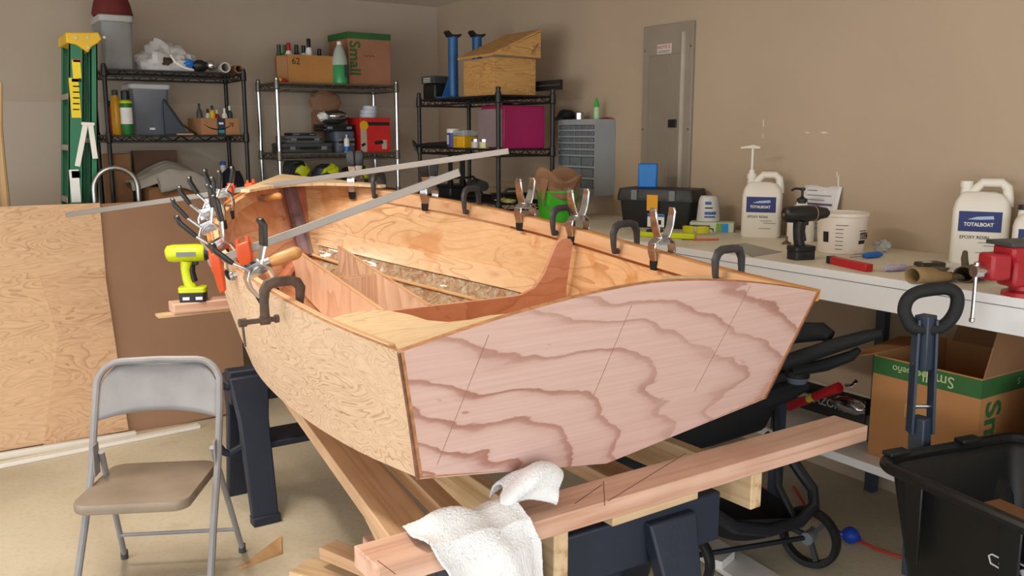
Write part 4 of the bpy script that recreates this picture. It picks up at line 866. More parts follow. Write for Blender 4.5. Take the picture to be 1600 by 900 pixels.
def stick(pt, pb, m_, nm, f0=.2, f1=.85):
    a, c = PY(120, pt, LY), PY(120, pb, LY); kk_ = c.z/ztop; x0, x1 = x0t*kk_+x0b*(1-kk_), x1t*kk_+x1b*(1-kk_); wd = x1-x0
    return quad(nm, (x0+wd*f0, LY-.0004, c.z), (1, 0, 0), (0, 0, 1), wd*(f1-f0), a.z-c.z, m_, t)
M_sticker = mat('yellow warning sticker', (236, 210, 30), .5)
stick(94, 122, M_sticker, 'warning_sticker', .28); stick(122, 184, M_sticker, 'warning_sticker'); stick(92, 97, M_red, 'sticker_header', .28); stick(123, 128, M_ink, 'sticker_header')
for k in range(5): stick(134+k*9, 136+k*9, M_ink, 'sticker_line', .28, .72)
stick(265, 316, M_inkwhite, 'white_sticker'); stick(267, 278, M_ink, 'sticker_header', .22, .83); stick(269, 276, M_red, 'sticker_symbol', .32, .74)
for pa_, pb_ in (((134, 192), (121, 260)), ((141, 192), (149, 248))):
    MB().beam(PY(*pa_, LY-.012), PY(*pb_, LY-.012), .006, .026, up=(1, 0, 0)).build('spreader_bar', M_white, t, bevel=.002)
MB().beam(PY(127, 193, LY-.014), PY(148, 194, LY-.014), .012, .016).build('spreader_joint', M_white, t, bevel=.003)
# -------- chrome unit, top shelf
def front_rect(pl, pr, pt, pb, y): a, c = PY(pl, pb, y), PY(pr, pt, y); return a.x, c.x, a.z, c.z
x0, x1 = PY(450, 110, 5.50).x, PY(523, 110, 5.50).x; h = PY(480, 86, 5.50).z-zC1
t = carton('cardboard_box', 'open cardboard box marked 62 full of bottles on the chrome shelf', ((x0+x1)/2, 5.62, zC1), (x1-x0, .24, h), mat('tan cardboard', (176, 124, 66), .85), 0, open_=True)
text('62', .055, (-(x1-x0)/2+.025, -.12, h-.058), (1, 0, 0), (0, 0, 1), M_ink, t)
MB().bx(-(x1-x0)/2-.07, -(x1-x0)/2-.002, -.118, -.116, .0, h-.012).build('flap', M_card, t)
for px, y, hh, bm_, cm, lb in [(441, 5.70, .24, M_green, M_dgrey, 'green bottle with dark cap'), (450, 5.645, .235, M_green, M_green, 'green topped bottle'), (456, 5.60, .245, M_white, M_red, 'white bottle with red cap'), (468, 5.60, .235, M_black, M_black, 'black capped bottle nearest the red one'), (479, 5.62, .235, M_white, M_black, 'white bottle with black cap'), (487, 5.58, .275, M_white, M_black, 'tallest white bottle with dark tip'), (503, 5.62, .22, M_dgrey, M_black, 'dark short bottle')]:
    bottle(lb+' in the box marked 62', base(px, y, zC1+.0045), .021, hh, bm_, cm, group='bottles in the box marked 62', capr=.62, caph=.2)
t = bottle('clear gallon bottle half full of green fluid with white cap', base(534, 5.50, zC1), .048, .265, mat('green fluid', (58, 150, 92), .25), M_white, capr=.32, caph=.08, shoulder=.45)
MB().lathe([(.0485, .118), (.0485, .15), (.034, .205), (.017, .243)], 18).build('clear_top', mat('cloudy plastic', (196, 206, 196), .3, alpha=.75), t)
quad('label', (.012, -.048, .045), (1, .25, 0), (0, 0, 1), .034, .075, M_dgrey, t)
x0, x1 = PY(548, 100, 5.47).x, PY(617, 100, 5.47).x; h = PY(580, 50, 5.47).z-zC1
t = carton('moving_box', 'brown moving box with green stripe printed Small on the chrome shelf', ((x0+x1)/2-.005, 5.67, zC1), (x1-x0-.01, .30, h), mat('moving box cardboard', (162, 112, 84), .85), R(2))
xs = -(x1-x0)/2
quad('green_stripe', (xs, -.1505, h-.042), (1, 0, 0), (0, 0, 1), x1-x0, .04, M_green, t); quad('green_stripe', (xs-.0005, .15, h-.042), (0, -1, 0), (0, 0, 1), .30, .04, M_green, t)
text('Small', .104, (xs+.016, -.1505, h-.055), (0, 0, -1), (1, 0, 0), M_green, t, bold=.0022)
text('moving', .024, (xs+.10, -.1515, h-.032), (1, 0, 0), (0, 0, 1), mat('pale green print', (120, 160, 110), .7), t) if 0 else None
MB().tube([Vector((xs+.11+.01*k, -.151, h*.56+.006*math.sin(k*2.2))) for k in range(9)], .0014, 5).build('handwriting', M_ink, t)
t = thing('candy_wrapper', 'small red and yellow wrapper by the corner post', 'wrapper', base(444, 5.48, zC1)); MB().blob((0, 0, .012), (.07, .04, .024), .3, 3, 4, flat=-.011).build('foil', M_red, t); MB().blob((-.02, -.005, .014), (.035, .04, .026), .2, 3, 9, flat=-.011).build('yellow_print', M_yellow, t)
# -------- chrome unit, second shelf
def toolcase(label, px0, px1, h, y, z, m_, depth_=.22, rotz=0, handle=True):
    x0, x1 = PY(px0, 220, y).x, PY(px1, 220, y).x; w_ = x1-x0
    t = thing('tool_case', label, 'tool case', ((x0+x1)/2, y+depth_/2, z), rotz)
    for nm, z0, z1 in (('lower_shell', 0, h*.48), ('upper_shell', h*.52, h)):
        MB().loft([[Vector((x*k, yy*k, zz)) for x, yy in rrect(-w_/2, w_/2, -depth_/2, depth_/2, .025, 4)] for k, zz in ((.96, z0), (1, z0+.008), (1, z1-.008), (.96, z1))]).build(nm, m_, t)
    MB().bx(-w_/2*.97, w_/2*.97, -depth_/2*.97, depth_/2*.97, h*.48, h*.52).build('seam', M_black, t)
    for k in (-.3, .3): MB().bx(w_*k-.018, w_*k+.018, -depth_/2-.006, -depth_/2, h*.32, h*.68).build('latch', M_grey, t, bevel=.002)
    if handle: MB().tube([(-.05, -depth_/2, h*.5), (-.05, -depth_/2-.02, h*.5), (.05, -depth_/2-.02, h*.5), (.05, -depth_/2, h*.5)], .006, 8).build('carry_handle', M_black, t)
    return t
toolcase('wide dark grey tool case at the bottom of the stack on the chrome shelf', 440, 522, .062, 5.50, zC2, M_dgrey)
toolcase('flat grey tool case with silver latch on the wide dark case', 447, 506, .045, 5.51, zC2+.0625, mat('case grey', (88, 92, 92), .5))
toolcase('thin black case on top of the flat grey case', 456, 496, .018, 5.53, zC2+.108, M_black, .16, handle=False)
toolcase('blue grey tool case standing behind the stacked cases', 524, 556, .135, 5.53, zC2, mat('blue grey case', (86, 96, 112), .5), .2)
toolcase('flat black case on the blue grey tool case', 506, 556, .045, 5.54, zC2+.1355, M_black, .2, handle=False)
t = thing('wrapped_package', 'round black and silver wrapped package on the flat black case', 'package', base(521, 5.62, zC2+.181)); MB().blob((0, 0, .045), (.20, .16, .09), .06, 2, 2, flat=-.044).build('package_body', M_dgrey, t); MB().blob((.012, -.065, .05), (.13, .04, .055), .05, 2, 6).build('silver_oval', M_chrome, t); MB().blob((-.075, -.02, .05), (.07, .1, .06), .2, 3, 3).build('white_film', M_white, t)
pb_ = base(516, 5.74, 0); z0 = zC2+.255; t = MB().blob((0, 0, .07), (.22, .08, .16), .15, 2.6, 21, flat=-.07).build('paper_bag', M_kraft, smooth=25); t.location = (pb_.x-.02, 5.765, zC2+.255-.0); tag(t, 'crumpled brown paper bag behind the silver package', 'paper bag')
MB().bx(-.09, .09, -.02, .025, -.253, .01).build('bag_bottom', M_kraft, t)
x0, x1 = PY(562, 215, 5.5).x, PY(611, 215, 5.5).x
t = thing('drill_box', 'red retail box with a tool picture under stacked white rolls', 'box', ((x0+x1)/2, 5.60, zC2), 0); bw = (x1-x0)/2-.004; hh = PY(590, 184, 5.5).z-zC2
MB().bx(-bw, bw, -.10, .10, 0, hh).build('carton_body', mat('red carton', (206, 40, 36), .5), t, bevel=.002)
quad('black_band', (-bw+.05, -.1002, hh-.05), (1, 0, 0), (0, 0, 1), bw*2-.055, .022, M_ink, t); quad('white_panel', (-bw+.004, -.1002, .004), (1, 0, 0), (0, 0, 1), .042, hh*.75, mat('pale print', (190, 170, 150), .6), t)
MB().lathe([(.0, 0), (.03, .0), (.03, .001)], 20).xf(Matrix.Translation((-bw+.028, -.1004, hh-.05)) @ Matrix.Rotation(R(90), 4, 'X')).build('yellow_disc', M_yellow, t)
quad('tool_picture', (-.005, -.1004, .05), (1, 0, .1), (-.1, 0, 1), .06, .022, M_ink, t); quad('tool_picture', (.045, -.1004, .02), (1, 0, 0), (0, 0, 1), .035, .06, mat('pale print', (190, 170, 150), .6), t); quad('tool_picture', (-bw+.012, -.1006, .035), (1, 0, .5), (-.5, 0, 1), .03, .018, M_ink, t)
for k, (dx, r_) in enumerate([(0, .056), (.004, .055), (.012, .046)]):
    t2 = lathe_thing('tape_roll', ['lowest white roll stacked on the red box', 'middle white roll stacked on the red box', 'topmost and smallest white roll on the red box'][k], 'roll', ((x0+x1)/2-.012+dx, 5.58, zC2+hh+.026*k), [('roll_body', [(r_*.95, 0), (r_, .004), (r_, .021), (r_*.95, .0255)], mat('bluish white', (200, 206, 218), .5)), ('core', [(r_*.5, .0255), (r_*.5, .0258)], M_card)], 'white rolls on the red box')
bottle('small white glue bottle with a blue base in front of the blue grey case', base(541, 5.485, zC2), .018, .115, M_white, M_white, capr=.3, caph=.2, lab=(M_blue, .05, .35))
# -------- chrome unit, third shelf: lime tools
for k, (px, y, d, sd, lb) in enumerate([(457, 5.64, (.17, .20, .20), 3, 'lime and black circular saw, first on the lower chrome shelf'), (505, 5.62, (.17, .2, .17), 5, 'lime and black sander between saw and grinder'), (552, 5.64, (.17, .2, .16), 9, 'black and lime grinder in front of the right chrome post')]):
    p = base(px, y, zC3); t = thing('power_tool', lb, 'power tool', p)
    MB().blob((0, 0, d[2]/2), d, .16, 2.0, sd, flat=-d[2]/2).build('tool_body', M_dgrey, t)
    MB().blob((.02, -.08, d[2]*.68), (.095, .06, .10), .15, 2, sd+1).build('lime_housing', M_lime, t)
    MB().tube([(-.06, -.07, d[2]*.4), (-.03, -.10, d[2]*.8), (.02, -.10, d[2]*.9), (.055, -.08, d[2]*.6)], .014, 8).build('grip', M_lime if k == 1 else M_black, t)
    MB().lathe([(0, -.006), (.055, -.006), (.055, .006), (0, .006)], 20).xf(Matrix.Translation((-.03, -.102, .06)) @ Matrix.Rotation(R(90), 4, 'X')).build('guard', M_black, t)
# -------- corner unit, top shelf
def basex(px, x, z): q = PX(px, 200, x); return Vector((x, q.y, z))
M_box = ply('knotty pine box', (200, 154, 92), (160, 108, 52), (1, 1, 5), (0, 0, 0), bands=4, nscale=3, rough=.6, width=.3)
p = PX(771, 140, 2.64); yn = p.y+.02; yf = PX(721, 140, 2.64).y; h = PX(771, 88, 2.64).z-zK1
t = thing('wooden_box', 'pine plywood box with a raised slanting lid on the corner shelf', 'wooden box', (2.80, (yn+yf)/2+.01, zK1), world=False)
L2 = (yf-yn)/2; w2 = .14
MB().bx(-w2, w2, -L2, -L2+.015, 0, h).bx(-w2, w2, L2-.015, L2, 0, h).bx(-w2, -w2+.015, -L2+.015, L2-.015, 0, h).bx(w2-.015, w2, -L2+.015, L2-.015, 0, h).bx(-w2+.015, w2-.015, -L2+.015, L2-.015, 0, .012).build('box_body', M_box, t, bevel=.002)
MB().slab([(-w2-.03, -L2-.03, h+.004), (-w2-.03, L2+.02, h+.004), (w2+.015, L2+.02, h+.15), (w2+.015, -L2-.03, h+.15)], (.004, 0, .014)).build('lid', M_box, t, bevel=.002)
MB().slab([(w2+.0, -L2-.028, h+.005), (w2+.014, -L2-.028, h+.005), (w2+.014, -L2-.028, h+.145), (-w2-.02, -L2-.028, h+.012)], (0, .014, 0)).build('lid_cheek', M_box, t)
MB().tube([(w2-.01, -L2-.036, h+.08), (w2-.05, -L2-.036, h+.025)], .0035, 6).build('lid_stay', M_steel, t)
M_jack = mat('blue enamel', (36, 92, 148), .4)
for px, yy, x, lb in ((709, 4.93, 2.72, 'blue jack stand with its triangular foot in view'), (746, 4.93, 2.90, 'blue jack stand half hidden behind the pine box')):
    q = basex(px, x, zK1); t = thing('jack_stand', lb, 'jack stand', q)
    hh = PX(px, 54, x).z-zK1
    MB().cyl((0, 0, .01), (0, 0, hh-.012), .030).build('column', M_jack, t)
    MB().slab([(-.08, -.006, .0), (.0, -.006, .0), (.0, -.006, .15), (-.02, -.006, .15)], (0, .012, 0)).build('gusset', M_jack, t); MB().bx(-.085, .035, -.06, .06, 0, .012).build('base_plate', M_jack, t)
    MB().slab([(-.05, -.025, hh+.012), (-.042, -.025, hh+.022), (-.015, -.025, hh), (.015, -.025, hh), (.042, -.025, hh+.006), (.05, -.025, hh), (.03, -.025, hh-.016), (-.03, -.025, hh-.016)], (0, .05, 0)).build('saddle', M_black, t)
p = basex(683, 2.74, zK1); t = thing('battery_charger', 'black charger box with striped top beside the blue jack stand', 'charger', p, R(5)); MB().bx(-.06, .06, -.07, .07, 0, .10).build('case', M_black, t, bevel=.012); MB().bx(-.065, .065, -.075, .075, .10, .145).build('carton', M_dgrey, t, bevel=.003)
for k in range(3): quad('stripe', (-.0655, .05, .108+.011*k), (0, -1, 0), (0, 0, 1), .08, .004, M_inkwhite, t)
q0 = PX(836, 135, 2.80); q1 = PX(882, 130, 2.95)
t = thing('metal_rail', 'long black metal rail lying across the corner shelf end', 'rail', (2.9, 4.3, zK1), world=True); r0 = Vector((2.985, 4.95, zK1+.0595)); r1 = PX(878, 130, 2.985); r1.z = zK1+.0595
MB().beam(r0, r1, .012, .055).build('channel', M_black, t); MB().beam(r0+Vector((-.012, 0, 0)), r1+Vector((-.012, 0, 0)), .004, .008).build('cable', M_dgrey, t)
# -------- corner unit, second shelf
y0, y1 = PX(838, 200, 2.80).y, PX(792, 200, 2.66).y
t = thing('pink_bin', 'magenta drawer bin on the corner shelf', 'bin', (2.80, 4.33, zK2)); hh = PX(800, 163, 2.66).z-zK2
MB().bx(-.12, .155, -.12, .12, 0, hh).build('bin_body', mat('magenta plastic', (166, 24, 92), .45), t, bevel=.006)
MB().bx(-.15, -.12, -.11, .11, .008, hh-.02).build('drawer_front', mat('frosted front', (150, 132, 136), .35, alpha=.9), t, bevel=.004)
t = thing('folded_tripod', 'black folded tripod lying on the magenta bin', 'tripod', (2.79, 4.36, zK2+hh)); MB().tube([(-.10, -.10, .014), (.06, .05, .014), (.10, .10, .014)], [.013, .013, .010], 8).build('legs', M_black, t); MB().tube([(-.09, -.03, .012), (.08, .09, .012)], .011, 8).build('centre_post', M_black, t)
t = thing('paint_tub', 'round blue and white tub at the end of the second corner shelf', 'tub', basex(709, 2.68, zK2))
MB().lathe([(.036, 0), (.039, .004), (.041, .085), (.041, .09)], 20).build('tub_body', mat('blue violet label', (58, 66, 138), .5), t); MB().lathe([(.043, .088), (.043, .106), (.038, .112), (.0, .112)], 20).build('lid', M_white, t); quad('label', (-.0405, .012, .02), (0, -1, 0), (0, 0, 1), .024, .055, mat('pale label', (200, 205, 215), .6), t)
t = thing('yellow_box', 'yellow plastic box with vents between tub and jars', 'box', basex(727, 2.70, zK2), R(6)); MB().bx(-.05, .05, -.055, .055, 0, .068).build('box_body', M_yellow, t, bevel=.004)
for k in range(5): MB().bx(-.0515, -.05, .018, .05, .012+.01*k, .016+.01*k).build('vent', mat('dark yellow', (170, 120, 20), .5), t)
t = thing('clear_case', 'clear organiser case on the yellow box', 'case', basex(727, 2.70, zK2+.068)); MB().bx(-.05, .05, -.065, .065, .0005, .035).build('case_body', M_clear, t, bevel=.006)
for k, (px, x, lb) in enumerate([(744, 2.67, 'small jar with a white label next to the yellow box'), (757, 2.66, 'small jar with a yellow green label by the shelf post')]):
    lathe_thing('jar', lb, 'jar', basex(px, x, zK2), [('jar_body', [(.026, 0), (.03, .004), (.03, .035), (.026, .04)], mat('jar%d' % k, (206, 200, 190) if k == 0 else (214, 216, 150), .3)), ('lid', [(.029, .038), (.029, .052), (.0, .053)], M_chrome)], 'jars on the corner shelf')
t = MB().blob((0, 0, .03), (.10, .12, .06), .3, 3, 31, flat=-.029).build('clear_bag', M_clear); t.location = basex(755, 2.76, zK2); tag(t, 'crumpled clear plastic bag behind the two jars', 'plastic bag')
t = MB().blob((0, 0, .045), (.08, .08, .09), .2, 2, 33, flat=-.044).build('blue_rag', mat('blue rag', (64, 130, 180), .8)); t.location = basex(752, 2.86, zK2); tag(t, 'blue rag behind the small jars', 'rag')
h0, h1 = PX(648, 222, 2.55), PX(700, 204, 2.70); h0.z = zK2+.01; 
t = thing('hammer', 'black hammer sticking out past the shelf post', 'hammer', (2.68, h1.y, zK2+.02), world=True); a_ = PX(649, 220, 2.60); c_ = Vector((2.70, 4.86, zK2+.016)); a_.z = zK2+.006
MB().tube([a_, a_.lerp(c_, .4)+Vector((0, 0, .004)), c_], [.010, .014, .022], 10).build('handle', M_black, t); dv = (c_-a_).normalized(); sd_ = Vector((-dv.y, dv.x, 0))
MB().tube([a_+Vector((0, 0, .035))-dv*.02, a_+Vector((0, 0, .01))-dv*.004, a_+Vector((0, 0, -.03))+dv*.01], [.006, .013, .008], 8).build('head', M_black, t)
# straps hanging from the second shelf
for k, (px, wd) in enumerate(((703, .040), (722, .05))):
    q = basex(px, 2.63 if k == 0 else 2.66, 0); zz0 = PX(px, 290, 2.63).z
    t = thing('hanging_strap', ['narrow black strap hanging from the second corner shelf', 'wide black strap hanging nearer the blue jack stands'][k], 'strap', (q.x, q.y, zz0)); MB().bx(-.004, .004, -wd/2, wd/2, 0, zK2-.04-zz0).build('webbing', M_blackmat, t); MB().bx(-.008, .008, -wd/2, wd/2, 0, .03).build('buckle', M_black, t)
# -------- corner unit, third shelf
toolb = [(712, 2.74, (.20, .20, .10), 'black tool tray on the third corner shelf'), (800, 2.82, (.20, .14, .06), 'flat black case by the near corner post')]
for px, x, d, lb in toolb:
    q = basex(px, x, zK3); t = thing('tool_tray', lb, 'tool case', q); MB().bx(-d[0]/2, d[0]/2, -d[1]/2, d[1]/2, 0, d[2]*.6).build('tray', M_black, t, bevel=.01); MB().bx(-d[0]/2-.004, d[0]/2+.004, -d[1]/2-.004, d[1]/2+.004, d[2]*.6, d[2]*.72).build('rim', M_black, t, bevel=.004)
    MB().tube([(-.06, 0, d[2]*.7), (-.03, 0, d[2]*1.1), (.03, 0, d[2]*1.1), (.06, 0, d[2]*.7)], .008, 8).build('handle', M_dgrey, t)
q = basex(745, 2.80, zK3); t = thing('electric_drill', 'dark green drill lying on the black tool tray end', 'drill', q+Vector((0, -.02, 0))); MB().tube([(-.02, -.10, .07), (-.02, .0, .08), (-.02, .10, .07)], [.03, .036, .02], 10).build('motor', M_dgrey, t); MB().tube([(-.02, .0, .06), (0, -.02, .012)], [.022, .02], 8).build('grip', M_black, t); MB().tube([(-.05, -.06, .10), (-.04, .0, .125), (-.05, .07, .115)], .007, 8).build('cord', M_black, t)
t = MB().blob((0, 0, .012), (.08, .18, .026), .2, 3, 41, flat=-.012).build('rope_coil', mat('yellow rope', (186, 184, 110), .8, bump=.4)); t.location = basex(790, 2.69, zK3); tag(t, 'pale yellow rope coil in front of the flat black case', 'rope')
# ================================================================ RIGHT WALL: ELECTRICAL PANEL, PARTS CABINET
M_panel = mat('grey panel enamel', (148, 137, 123), .45, var=.05); M_panel2 = mat('panel door enamel', (142, 131, 117), .42, var=.05)
a, c = PX(1010, 43, XR), PX(1088, 32, XR); pz0 = 1.05; py0, py1, pzt = c.y, a.y, (a.z+c.z)/2; pw = py1-py0
t = thing('electrical_panel', 'grey electrical panel on the wall above the blue case', 'electrical panel', (XR-.004, (py0+py1)/2, pz0), world=True)
MB().bx(XR-.018, XR-.001, py0, py1, pz0, pzt).build('cover_plate', M_panel, t, bevel=.003)
dz = PX(1050, 85, XR).z
dr = MB().bx(XR-.026, XR-.018, py0+pw*.20, py1-pw*.16, pz0+.04, dz).build('panel_door', M_panel2, t, bevel=.003)
MB().bx(XR-.0285, XR-.026, py0+pw*.40, py0+pw*.42, pz0+.05, dz-.01).build('door_seam', M_panel, dr)
lz = PX(1056, 193, XR).z; MB().bx(XR-.034, XR-.026, py0+pw*.24, py0+pw*.40, lz-.02, lz+.02).build('latch', M_black, dr, bevel=.003)
MB().bx(XR-.0275, XR-.018, py0+pw*.14, py0+pw*.19, pz0+.04, dz+.10).build('hinge_rib', mat('bright panel edge', (186, 178, 166), .35), t)
nz_ = PX(1046, 77, XR).z; nl = quad('notice_label', (XR-.0185, py1-pw*.30, nz_-.022), (0, -1, 0), (0, 0, 1), .105, .048, mat('label paper', (206, 196, 188), .6), t)
text('NOTICE', .026, (XR-.0195, py1-pw*.30-.004, nz_+.003), (0, -1, 0), (0, 0, 1), M_red, t); 
for k in range(2): quad('label_line', (XR-.0195, py1-pw*.30-.008, nz_-.008-.008*k), (0, -1, 0), (0, 0, 1), .085, .0025, M_ink, t)
for yy in (py0+.012, py1-.012):
    for zz in (pzt-.12, pz0+.42, pz0+.05): MB().cyl((XR-.018, yy, zz), (XR-.022, yy, zz), .005, n=8).build('screw', M_steel, t)
yn = PX(962, 200, XR).y; xf = PY(930, 200, yn).x; yf = PX(872, 200, xf).y; zt = PX(930, 186, xf).z; zb = PX(930, 307, xf).z
M_cab = mat('blue grey cabinet steel', (156, 162, 166), .45, var=.06); M_draw = mat('clear drawer', (112, 120, 126), .25, var=.1); M_drawd = mat('drawer shadow gap', (70, 76, 82), .5)
t = thing('parts_cabinet', 'blue grey steel parts cabinet with rows of small clear drawers on the wall', 'cabinet', ((xf+XR)/2, (yn+yf)/2, zb), world=True)
w_ = .006
MB().bx(xf, XR-.002, yn, yn+w_, zb, zt).bx(xf, XR-.002, yf-w_, yf, zb, zt).bx(xf, XR-.002, yn+w_, yf-w_, zt-w_, zt).bx(xf, XR-.002, yn+w_, yf-w_, zb, zb+w_).bx(xf+.03, xf+.036, yn+w_, yf-w_, zb+w_, zt-w_).build('cabinet_body', M_cab, t)
H_ = zt-zb; Wc = yf-yn; rows = [(.115, 6)]*0
z = zt-.030
MB().bx(xf-.001, xf+.03, yn+w_, yf-w_, zt-.030, zt-w_).build('header_rail', M_cab, t)
sh = {}
for hrow, n in [(H_*.083, 6)]*5+[(H_*.148, 3)]*3:
    dw = (Wc-2*w_-.010)/n
    MB().bx(xf, xf+.03, yn+w_, yf-w_, z-hrow, z-hrow+.010).build('shelf_rail', M_cab, t)
    for k in range(n):
        y_ = yn+w_+.005+dw*(k+.5); zc = z-hrow+.010
        if (n, 0) not in sh:
            o = MB().bx(-.004, .028, -dw*.45, dw*.45, .001, hrow-.014).bx(-.012, -.004, -dw*.12, dw*.12, .006, .012).build('drawer', M_draw, t, bevel=.001); sh[(n, 0)] = o
        else: o = sh[(n, 0)].copy(); COL.objects.link(o)
        o.location = (xf, y_, zc)
        if (k*7+n*3+int(z*100)) % 3 == 0:
            MB().blob((xf+.004, y_, zc+(hrow-.014)*.35), (.012, dw*.6, (hrow-.014)*.5), .4, 3, k+n).build('small_parts', M_steel, t)
    z -= hrow
q = Vector((xf+.06, PX(885, 180, xf+.06).y, zt)); tt = MB().blob((0, 0, .028), (.10, .11, .06), .1, 2, 3, flat=-.027).build('cap', M_blackmat); tt.location = q; tag(tt, 'black cloth cap on the parts cabinet', 'cap')
MB().tube([(-.045, -.03, .008), (-.075, 0, .006), (-.045, .03, .008)], .010, 8).build('brim', M_blackmat, tt)
q = Vector((xf+.06, PX(905, 180, xf+.06).y-.0, zt)); lathe_thing('tin_can', 'shiny tin can beside the black cap on the cabinet', 'can', q, [('can_body', [(.026, 0), (.028, .002), (.028, .036), (.026, .038)], M_chrome), ('lid', [(.024, .0375), (.024, .040), (0, .040)], M_dgrey)])
q = Vector((xf+.07, PX(932, 180, xf+.07).y, zt)); t2 = lathe_thing('marker_bottle', 'slim pale green bottle with a green pointed cap on the cabinet', 'bottle', q, [('bottle_body', [(.014, 0), (.016, .003), (.016, .062), (.014, .066)], mat('pale green', (176, 210, 168), .4)), ('cap', [(.015, .066), (.013, .085), (.005, .112), (.002, .116)], mat('bright green cap', (48, 168, 70), .4))])
t2 = thing('tool_sleeve', 'flat red tool sleeve lying on the parts cabinet', 'tool sleeve', (xf+.14, yn+.085, zt)); MB().bx(-.04, .04, -.07, .07, 0, .006).build('sleeve', M_red, t2, bevel=.002); MB().bx(-.02, .0, -.05, .03, .006, .012).build('blade', M_steel, t2)

# ================================================================ WORKBENCH
ZW = 1.0; XW = 2.5; YW0, YW1 = .2, 4.02
M_top = mat('worn laminate top', (218, 210, 192), .45, var=.10, vscale=3); M_fascia = mat('white melamine', (226, 226, 228), .45, var=.02)
wbn = thing('workbench', 'long white workbench with a lower shelf along the right wall', 'workbench', (2.85, 2.1, 0), world=True)
MB().bx(XW+.018, XR-.003, YW0, YW1, ZW-.025, ZW).build('bench_top', M_top, wbn, bevel=.002)
MB().bx(XW, XW+.018, YW0, YW1, ZW-.105, ZW+.0005).build('fascia', M_fascia, wbn, bevel=.002); MB().bx(XW-.0012, XW+.001, YW0, YW1, ZW-.028, ZW-.0255).build('seam', M_grey, wbn)
MB().bx(XW+.02, XR-.003, YW0, YW1, .345, .375).build('lower_shelf', M_fascia, wbn, bevel=.002)
for y in (.30, PX(1216, 660, XW+.05).y, 3.95):
    for x in (XW+.05, XR-.06): MB().bx(x-.02, x+.02, y-.02, y+.02, 0, ZW-.0255).build('leg', M_slate, wbn, bevel=.003)
def onb(px, py, dz=0, m=.10):
    q = PZ(px, py, ZW+dz)
    if q.x > XR-m: q = PX(px, py, XR-m)
    return Vector((q.x, q.y, ZW+dz))
FA = R(-50)   # things on the bench face the room
# green bucket with paper bag
q = PX(871, 340, 2.74); t = thing('bucket', 'bright green bucket at the far end of the bench', 'bucket', (2.74, q.y, ZW))
MB().lathe([(.085, 0), (.092, .004), (.108, .150), (.112, .152), (.112, .160), (.104, .160), (.088, .008), (0, .008)], 28).build('pail', mat('bright green plastic', (58, 176, 22), .35), t)
MB().tube([Vector((.108*math.cos(R(a)), .108*math.sin(R(a)), .150-.09*math.sin(R((a-150)*1.0)))) for a in range(150, 331, 15)], .003, 6).build('bail', M_steel, t)
def pbag(u, v):
    a = u*2*math.pi; k = 1+.18*mnoise.noise(Vector((math.cos(a)*2, math.sin(a)*2, v*3))); r_ = (.095+.035*v)*k; spk = .045*max(0, math.sin(a*2+.6))*v
    return Vector((r_*math.cos(a), r_*math.sin(a), .10+.115*v+spk-.02*math.cos(a*3)*v))
tb = MB().grid(pbag, 40, 8).build('paper_bag', M_kraft, solid=.002, smooth=15); tb.location = (2.74, q.y, ZW+.012); tag(tb, 'crumpled brown paper bag standing in the green bucket', 'paper bag')
MB().slab([(-.10, -.06, .205), (-.118, -.015, .215), (-.116, -.035, .075)], (-.003, 0, 0)).build('bag_flap', M_kraft, tb)
# toolbox
q = onb(1033, 350, 0, .20); t = thing('toolbox', 'large black plastic toolbox with an orange yellow label', 'toolbox', q, R(-62))
L_, D_, H2 = .36, .20, .185
MB().loft([[Vector((x*k, y*k, z)) for x, y in rrect(-L_/2, L_/2, -D_/2, D_/2, .015, 3)] for k, z in ((.90, 0), (.92, .004), (1, H2*.70))]).build('box_body', M_black, t)
MB().loft([[Vector((x*k, y*k2, z)) for x, y in rrect(-L_/2-.012, L_/2+.012, -D_/2-.012, D_/2+.012, .015, 3)] for k, k2, z in ((1, 1, H2*.70), (1, 1, H2*.82), (.97, .9, H2), (.95, .85, H2+.002))]).build('lid', M_black, t)
for x in (-.10, .09): MB().bx(x-.015, x+.015, -D_/2-.018, -D_/2-.006, H2*.72, H2*.98).build('latch', M_grey, t, bevel=.002)
quad('yellow_label', (-.035, -D_/2-.0125, .085), (1, 0, 0), (0, 0, 1), .055, .075, mat('orange yellow label', (236, 168, 28), .5), t); 
wl = quad('white_label', (-.035, -D_/2*.94-.004, .006), (1, 0, 0), (0, 0, 1), .085, .062, M_inkwhite, t); quad('label_band', (-.035, -D_/2*.94-.0055, .055), (1, 0, 0), (0, 0, 1), .085, .012, M_blue, t); quad('label_picture', (.005, -D_/2*.94-.0055, .018), (1, 0, 0), (0, 0, 1), .03, .022, M_ink, t)
M3 = Matrix.Rotation(R(-62), 3, 'Z'); q2 = q+M3 @ Vector((-.075, .0, 0)); t = thing('blue_case', 'upright bright blue case on the black toolbox', 'case', (q2.x, q2.y, ZW+H2+.002), R(-45)); MB().bx(-.046, .046, -.03, .03, 0, .118).build('case_body', mat('bright blue', (24, 122, 206), .4), t, bevel=.008); MB().bx(-.0465, .0465, -.002, .002, .004, .116).build('seam', M_navy, t)
